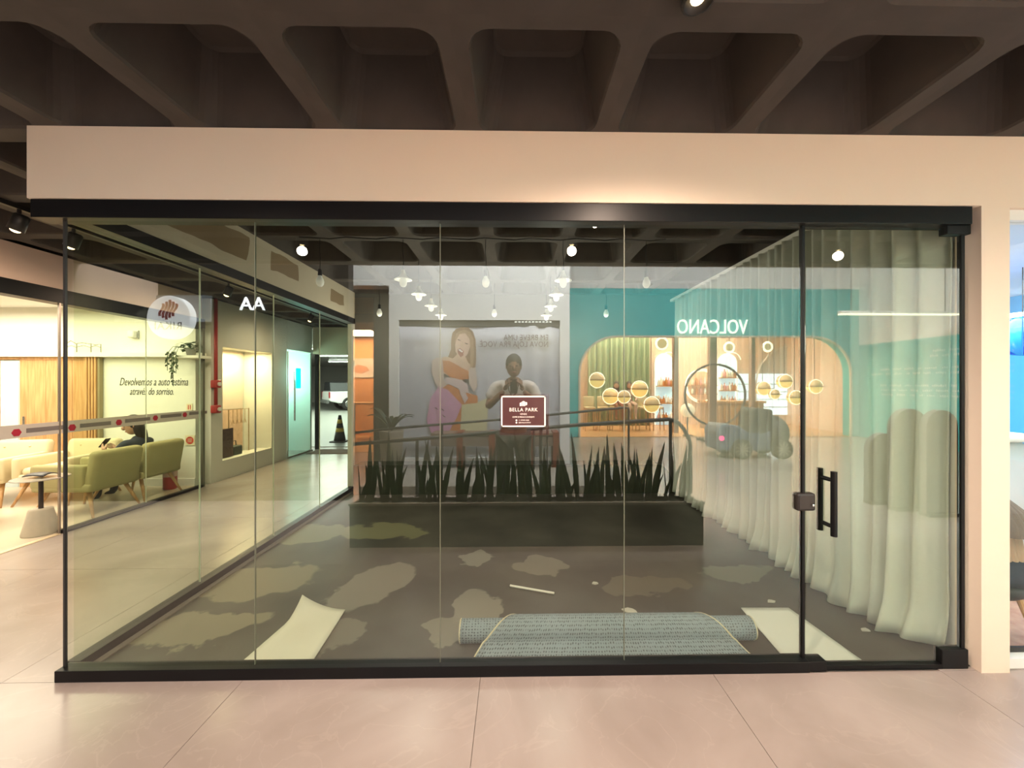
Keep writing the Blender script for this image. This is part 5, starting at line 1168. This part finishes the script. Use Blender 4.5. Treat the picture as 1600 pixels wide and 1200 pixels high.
# big black ring sculpture
c_ = mY(1117, 617, -8.1); rr_ = 48*10.1/600
bg = empty('ring_sculpture', (c_.x, -8.1, 0), 0, 'large thin black ring standing in front of the cafe', 'sculpture')
MB().tube([(rr_*math.cos(2*PI*k/48),0,c_.z+rr_*math.sin(2*PI*k/48)) for k in range(49)],0.03,8).build('ring', RAIL, bg, True); MB().box((-0.4,-0.2,0),(0.4,0.2,0.05)).build('base', RAIL, bg); MB().tube([(0,0,0.05),(0,0,c_.z-rr_)],0.03,8).build('stem', RAIL, bg)
# globe lamps
YLW = mat('globe_yellow_fill', (1,0.75,0.25), 0.4, emit=2.6, ecol=(1.0,0.72,0.22)); YCL = mat('globe_clear_glow', (0.85,0.6,0.3), 0.15, emit=0.55, ecol=(1.0,0.7,0.3))
def globe(px, py, rpx, Y, label):
    c = mY(px, py, Y); r_ = rpx*(abs(Y)+2)/600
    t = empty('globe_lamp', c, 0, label, 'lamp', 'half filled globe lamps of the cafe'); n = 20
    MB().lathe([(0.001,-r_)]+[(r_*math.cos(a),r_*math.sin(a)) for a in [-PI/2+PI/2*k/7 for k in range(1,8)]]+[(0.001,0.0)],n=n).build('lower_half', YLW, t, True)
    MB().lathe([(0.98*r_*math.cos(a)+0.001,0.98*r_*math.sin(a)+0.004) for a in [PI/2*k/7 for k in range(0,8)]],n=n).build('upper_half', YCL, t, True)
    MB().tube([(1.0*r_*math.cos(2*PI*k/24),0.3*r_,1.0*r_*math.sin(2*PI*k/24)) for k in range(25)],0.012,6).build('neon_rim', NEON, t, True)
    MB().box((-r_*1.01,-r_*0.2,-0.008),(r_*1.01,r_*1.005,0.008)).build('dividing_band', mat('brown_band',(0.25,0.14,0.05),0.5), t)
    MB().tube([(0,0,r_),(0,0,4.05-c.z)],0.008,6).build('cord', CORD, t)
gl = [(932,594,12,'topmost at the far left over the green curtain'),(953,619,12.5,'low one left of the two seated women'),(974,620,10,'half hidden one in front of the seated women'),(998,608,13,'high one right of the seated women'),(1017,632,12.5,'lowest beside the arched bottle shelf'),
      (1191,607,11,'first of the right hand cluster'),(1209,616,8,'small one low in the right hand cluster'),(1225,596,11,'highest in the right hand cluster'),(1241,621,11,'lowest in the right hand cluster'),(1272,604,11,'last one seen through the door')]
for gi, (px, py, r_, l_) in enumerate(gl): globe(px, py, r_, -9.1-0.5*(gi % 2), 'half filled yellow globe lamp, ' + l_)
for k, (px, py, r_) in enumerate(((1034,537,9),(1139,543,7.5),(1199,542,7))):
    c = mY(px, py, -9.9); q = r_*11.9/600; t = empty('ring_lamp', c, 0, ('round glowing ring lamp above the shelf by the green curtain','round glowing ring lamp under the white cafe letters','round glowing ring lamp at the right of the cafe')[k], 'lamp', 'ring lamps of the cafe')
    MB().tube([(q*math.cos(2*PI*i/28),0,q*math.sin(2*PI*i/28)) for i in range(29)],0.035,8).build('ring', NEON, t, True); MB().lathe([(q*0.9,-0.01),(q*0.9,0.01)],n=24,M=My).build('disc', mat('peach_disc',(0.9,0.6,0.35),0.5,emit=0.9,ecol=(1,0.62,0.34)), t); MB().tube([(0,0,q),(0,0,4.05-c.z)],0.008,6).build('cord', CORD, t)
c = mY(1074, 641, -9.0); t = empty('ball_lamp', (c.x, -9.0, 0), 0, 'round cream ball lamp on a slim foot before the cafe column', 'lamp')
MB().ball((0,0,c.z),0.2,18,12).build('globe', mat('cream_ball_glow',(1,0.85,0.6),0.4,emit=1.8,ecol=(1,0.8,0.5)), t, True); MB().tube([(0,0,0.012),(0,0,c.z-0.19)],0.02,8).build('stem', RAIL, t); MB().lathe([(0.15,0.012),(0.15,0.03)],n=18).build('foot', RAIL, t)
# counter
a_, b_ = cpt(1121, 642, -10.6), cpt(1168, 642, -10.6)
co = empty('cafe_counter', ((a_.x+b_.x)/2, -10.7, 0.012), 0, 'light wooden cafe counter inside the black ring', 'counter'); cw_ = (b_.x-a_.x)/2+0.4
MB().box((-cw_,-0.3,0.0),(cw_,0.3,0.86)).build('front', mat('taupe_counter_front',(0.36,0.25,0.17),0.6), co); MB().box((-cw_-0.05,-0.36,0.86),(cw_+0.05,0.36,0.93)).build('worktop', OAK, co)
for k in range(8): MB().box((-cw_+0.05+k*(2*cw_-0.1)/8,0.3,0.05),(-cw_+0.05+(k+0.7)*(2*cw_-0.1)/8,0.33,0.8)).build('slat', OAK2, co)
# stools and seated women
def stool(x, y, label):
    t = empty('bar_stool', (x, y, 0.012), 0, label, 'stool', 'bar stools of the cafe')
    MB().rbox((0,0,0.72),(0.34,0.34,0.08),0.03).build('seat', UPH2, t, True); MB().rbox((0,-0.18,0.92),(0.34,0.06,0.34),0.028).build('backrest', UPH2, t, True)
    for sx in (-1,1):
        for sy in (-1,1): MB().tube([(sx*0.15,sy*0.15,0.69),(sx*0.17,sy*0.17,0.0)],0.016,6).build('leg', OAK2, t)
    return t
sx_ = [cpt(px, 640, -10.2).x for px in (922, 944, 964, 984, 1006, 1028)]
for k, x in enumerate(sx_): stool(x, -10.3, ('cream bar stool at the far left of the cafe, empty','cream bar stool left of the seated women, empty','cream bar stool under the left seated woman','cream bar stool under the right seated woman','cream bar stool right of the seated women, empty','cream bar stool below the lowest yellow globe, empty')[k])
for k in (2, 3):
    pw2 = empty('person', (sx_[k], -10.3, 0.0), PI, ('woman with long dark hair on the third cafe stool, rust top','woman with long dark hair on the fourth cafe stool, pale top')[k-2], 'person')
    J = {'pelvis': ((0,0.0,0.88),(0.14,0.11)), 'chest': ((0,0.0,1.14),(0.14,0.10)), 'neck': ((0,0,1.34),0.045)}; E = [('pelvis','chest'),('chest','neck')]
    for s, q in ((-1,'l'),(1,'r')):
        J[q+'s'] = ((s*0.16,0,1.25),0.055); J[q+'e'] = ((s*0.22,-0.08,1.02),0.04); J[q+'w'] = ((s*0.12,-0.28,0.98),0.028); J[q+'n'] = ((s*0.10,-0.34,0.99),0.022)
        J[q+'h'] = ((s*0.09,-0.03,0.88),0.085); J[q+'k'] = ((s*0.10,-0.40,0.86),0.06); J[q+'a'] = ((s*0.10,-0.36,0.46),0.04); J[q+'t'] = ((s*0.10,-0.46,0.40),0.035)
        E += [('chest',q+'s'),(q+'s',q+'e'),(q+'e',q+'w'),(q+'w',q+'n'),('pelvis',q+'h'),(q+'h',q+'k'),(q+'k',q+'a'),(q+'a',q+'t')]
    skin('body', J, E, (mat('rust_top',(0.34,0.13,0.07),0.9), mat('pale_top',(0.55,0.4,0.33),0.9))[k-2], pw2)
    person_head(pw2, (0,-0.02,1.47), 0.2, 0.1, 0, HAIR, True)
# side wall with white lettering, linear lamp
XR2 = 9.85
sw = MB(); sw.box((XR2, YV, 0), (XR2+0.1, -1.5, 2.6)); tag(sw.build('wall_hall_right', TEAL), 'turquoise side wall right of the cafe', kind='structure')
tag(MB().box((XR2, YV, 2.6), (XR2+0.1, -1.5, 6.5)).build('wall_hall_right_upper', AWALL), 'white upper side wall right of the cafe', kind='structure')
random.seed(21); lt = MB()
for r_, (z, y0) in enumerate(((2.28,-5.2),(2.16,-5.2),(1.88,-5.2),(1.76,-5.2),(1.46,-5.2),(1.34,-5.2),(1.22,-5.2))):
    y = -5.4
    while y > (-8.2 if r_ not in (0, 1) else -6.8):
        wv = random.uniform(0.08,0.3); yy = y
        while yy > y-wv: lt.box((XR2-0.004, yy-0.03, z-0.02*random.uniform(0.6,1.4)), (XR2-0.001, yy, z+0.022*random.uniform(0.6,1.5))); yy -= 0.045
        y -= wv+0.1
lo_ = lt.build('wall_lettering', mat('white_wall_lettering',(0.85,0.9,0.88),0.6)); tag(lo_, 'rows of tiny white lettering on the turquoise side wall', 'lettering', kind='stuff')
# bulkhead over the right of the hall
p0, p1 = mY(1311, 490, -6.0), mY(1494, 490, -6.0)
ll = empty('linear_lamp', ((p0.x+p1.x)/2, -6.0, p0.z), 0, 'long pale yellow linear lamp mirrored on the curtain', 'lamp'); hw_ = abs(p1.x-p0.x)/2
MB().box((-hw_,-0.05,0.0),(hw_,0.05,0.05)).build('housing', WHITEP, ll); MB().box((-hw_,-0.04,-0.03),(hw_,0.045,-0.001)).build('diffuser', mat('pale_yellow_tube',(1,0.95,0.7),0.5,emit=5,ecol=(1,0.93,0.62)), ll)
for x in (-hw_*0.8, hw_*0.8): MB().tube([(x,0,0.05),(x,0,2.95-p0.z if False else 3.4)],0.006,6).build('cord', CORD, ll)
# toy car
p = mY(1168, 700, -5.9)
tc2 = empty('ride_on_car', (p.x, -5.9, 0.0), 0, 'blue grey ride-on toy car with lit red tail lamp in the hall', 'toy car')
# local: tail at -x (mirrored left), nose at +x
BG = mat('blue_grey_toy_paint', (0.13,0.17,0.24), 0.35); DG = mat('dark_grey_toy', (0.07,0.075,0.08), 0.4)
MB().prism([(-0.75,0.16),(-0.78,0.55),(-0.70,0.70),(-0.35,0.66),(-0.15,0.52),(0.15,0.50),(0.30,0.56),(0.30,0.16)],-0.3,0.3,'y').build('body', BG, tc2, bevel=0.04)
MB().prism([(-0.12,0.4),(-0.02,0.98),(0.06,1.02),(0.36,0.98),(0.38,0.4)],-0.26,0.26,'y').build('seat_back', DG, tc2, bevel=0.04)
MB().ball((0.55,0,0.48),0.36,18,12,(0.72,0.8,1.0)).build('hood', DG, tc2, True)
for x in (-0.32, 0.5):
    for y in (-0.3, 0.3):
        Mw = Matrix.Translation((x,y,0.2)) @ Matrix.Rotation(PI/2,4,'X'); wo = MB().lathe([(0.15,-0.06),(0.195,-0.06),(0.2,-0.03),(0.2,0.03),(0.195,0.06),(0.15,0.06)],n=20,M=Mw).build('wheel', RUB, tc2, True)
        sb = MB()
        for k in range(5): sb.box((-0.012,-0.15,-0.065),(0.012,0.15,0.065), Mw @ Matrix.Rotation(PI*k/5,4,'Z'))
        so = sb.build('spokes', mat('tan_spoke',(0.45,0.42,0.32),0.4), wo); so['kind'] = 'stuff'
MB().lathe([(0.05,0),(0.05,0.02)],n=14,M=Matrix.Translation((-0.72,0.305,0.42)) @ My).build('tail_lamp', mat('red_lamp_glow',(1,0.05,0.2),0.4,emit=7,ecol=(1,0.05,0.22)), tc2)
# arched panels
for k, (x0, x1, yt, Y, l_) in enumerate(((1352,1402,676,-2.75,'lowest grey arched panel of the group mirrored on the curtain'),(1389,1444,638,-2.5,'tall grey arched panel in the middle of the mirrored group'),(1440,1490,640,-2.3,'tall grey arched panel at the door edge of the mirrored group'))):
    a_, b_ = mY(x0, yt, Y), mY(x1, yt, Y); t = empty('arched_screen', ((a_.x+b_.x)/2, Y, 0), 0, l_, 'panel', 'arched panels mirrored on the curtain'); hw_ = (b_.x-a_.x)/2
    MB().prism([(x, z) for x, z in arch_pts(-hw_, hw_, 0.04, a_.z)], -0.04, 0.04, 'y').build('board', mat('mid_grey_felt',(0.14,0.14,0.135),0.9), t, bevel=0.01)
    MB().box((-hw_*0.9,-0.06,0),(hw_*0.9,0.06,0.04)).build('base', RAIL, t)
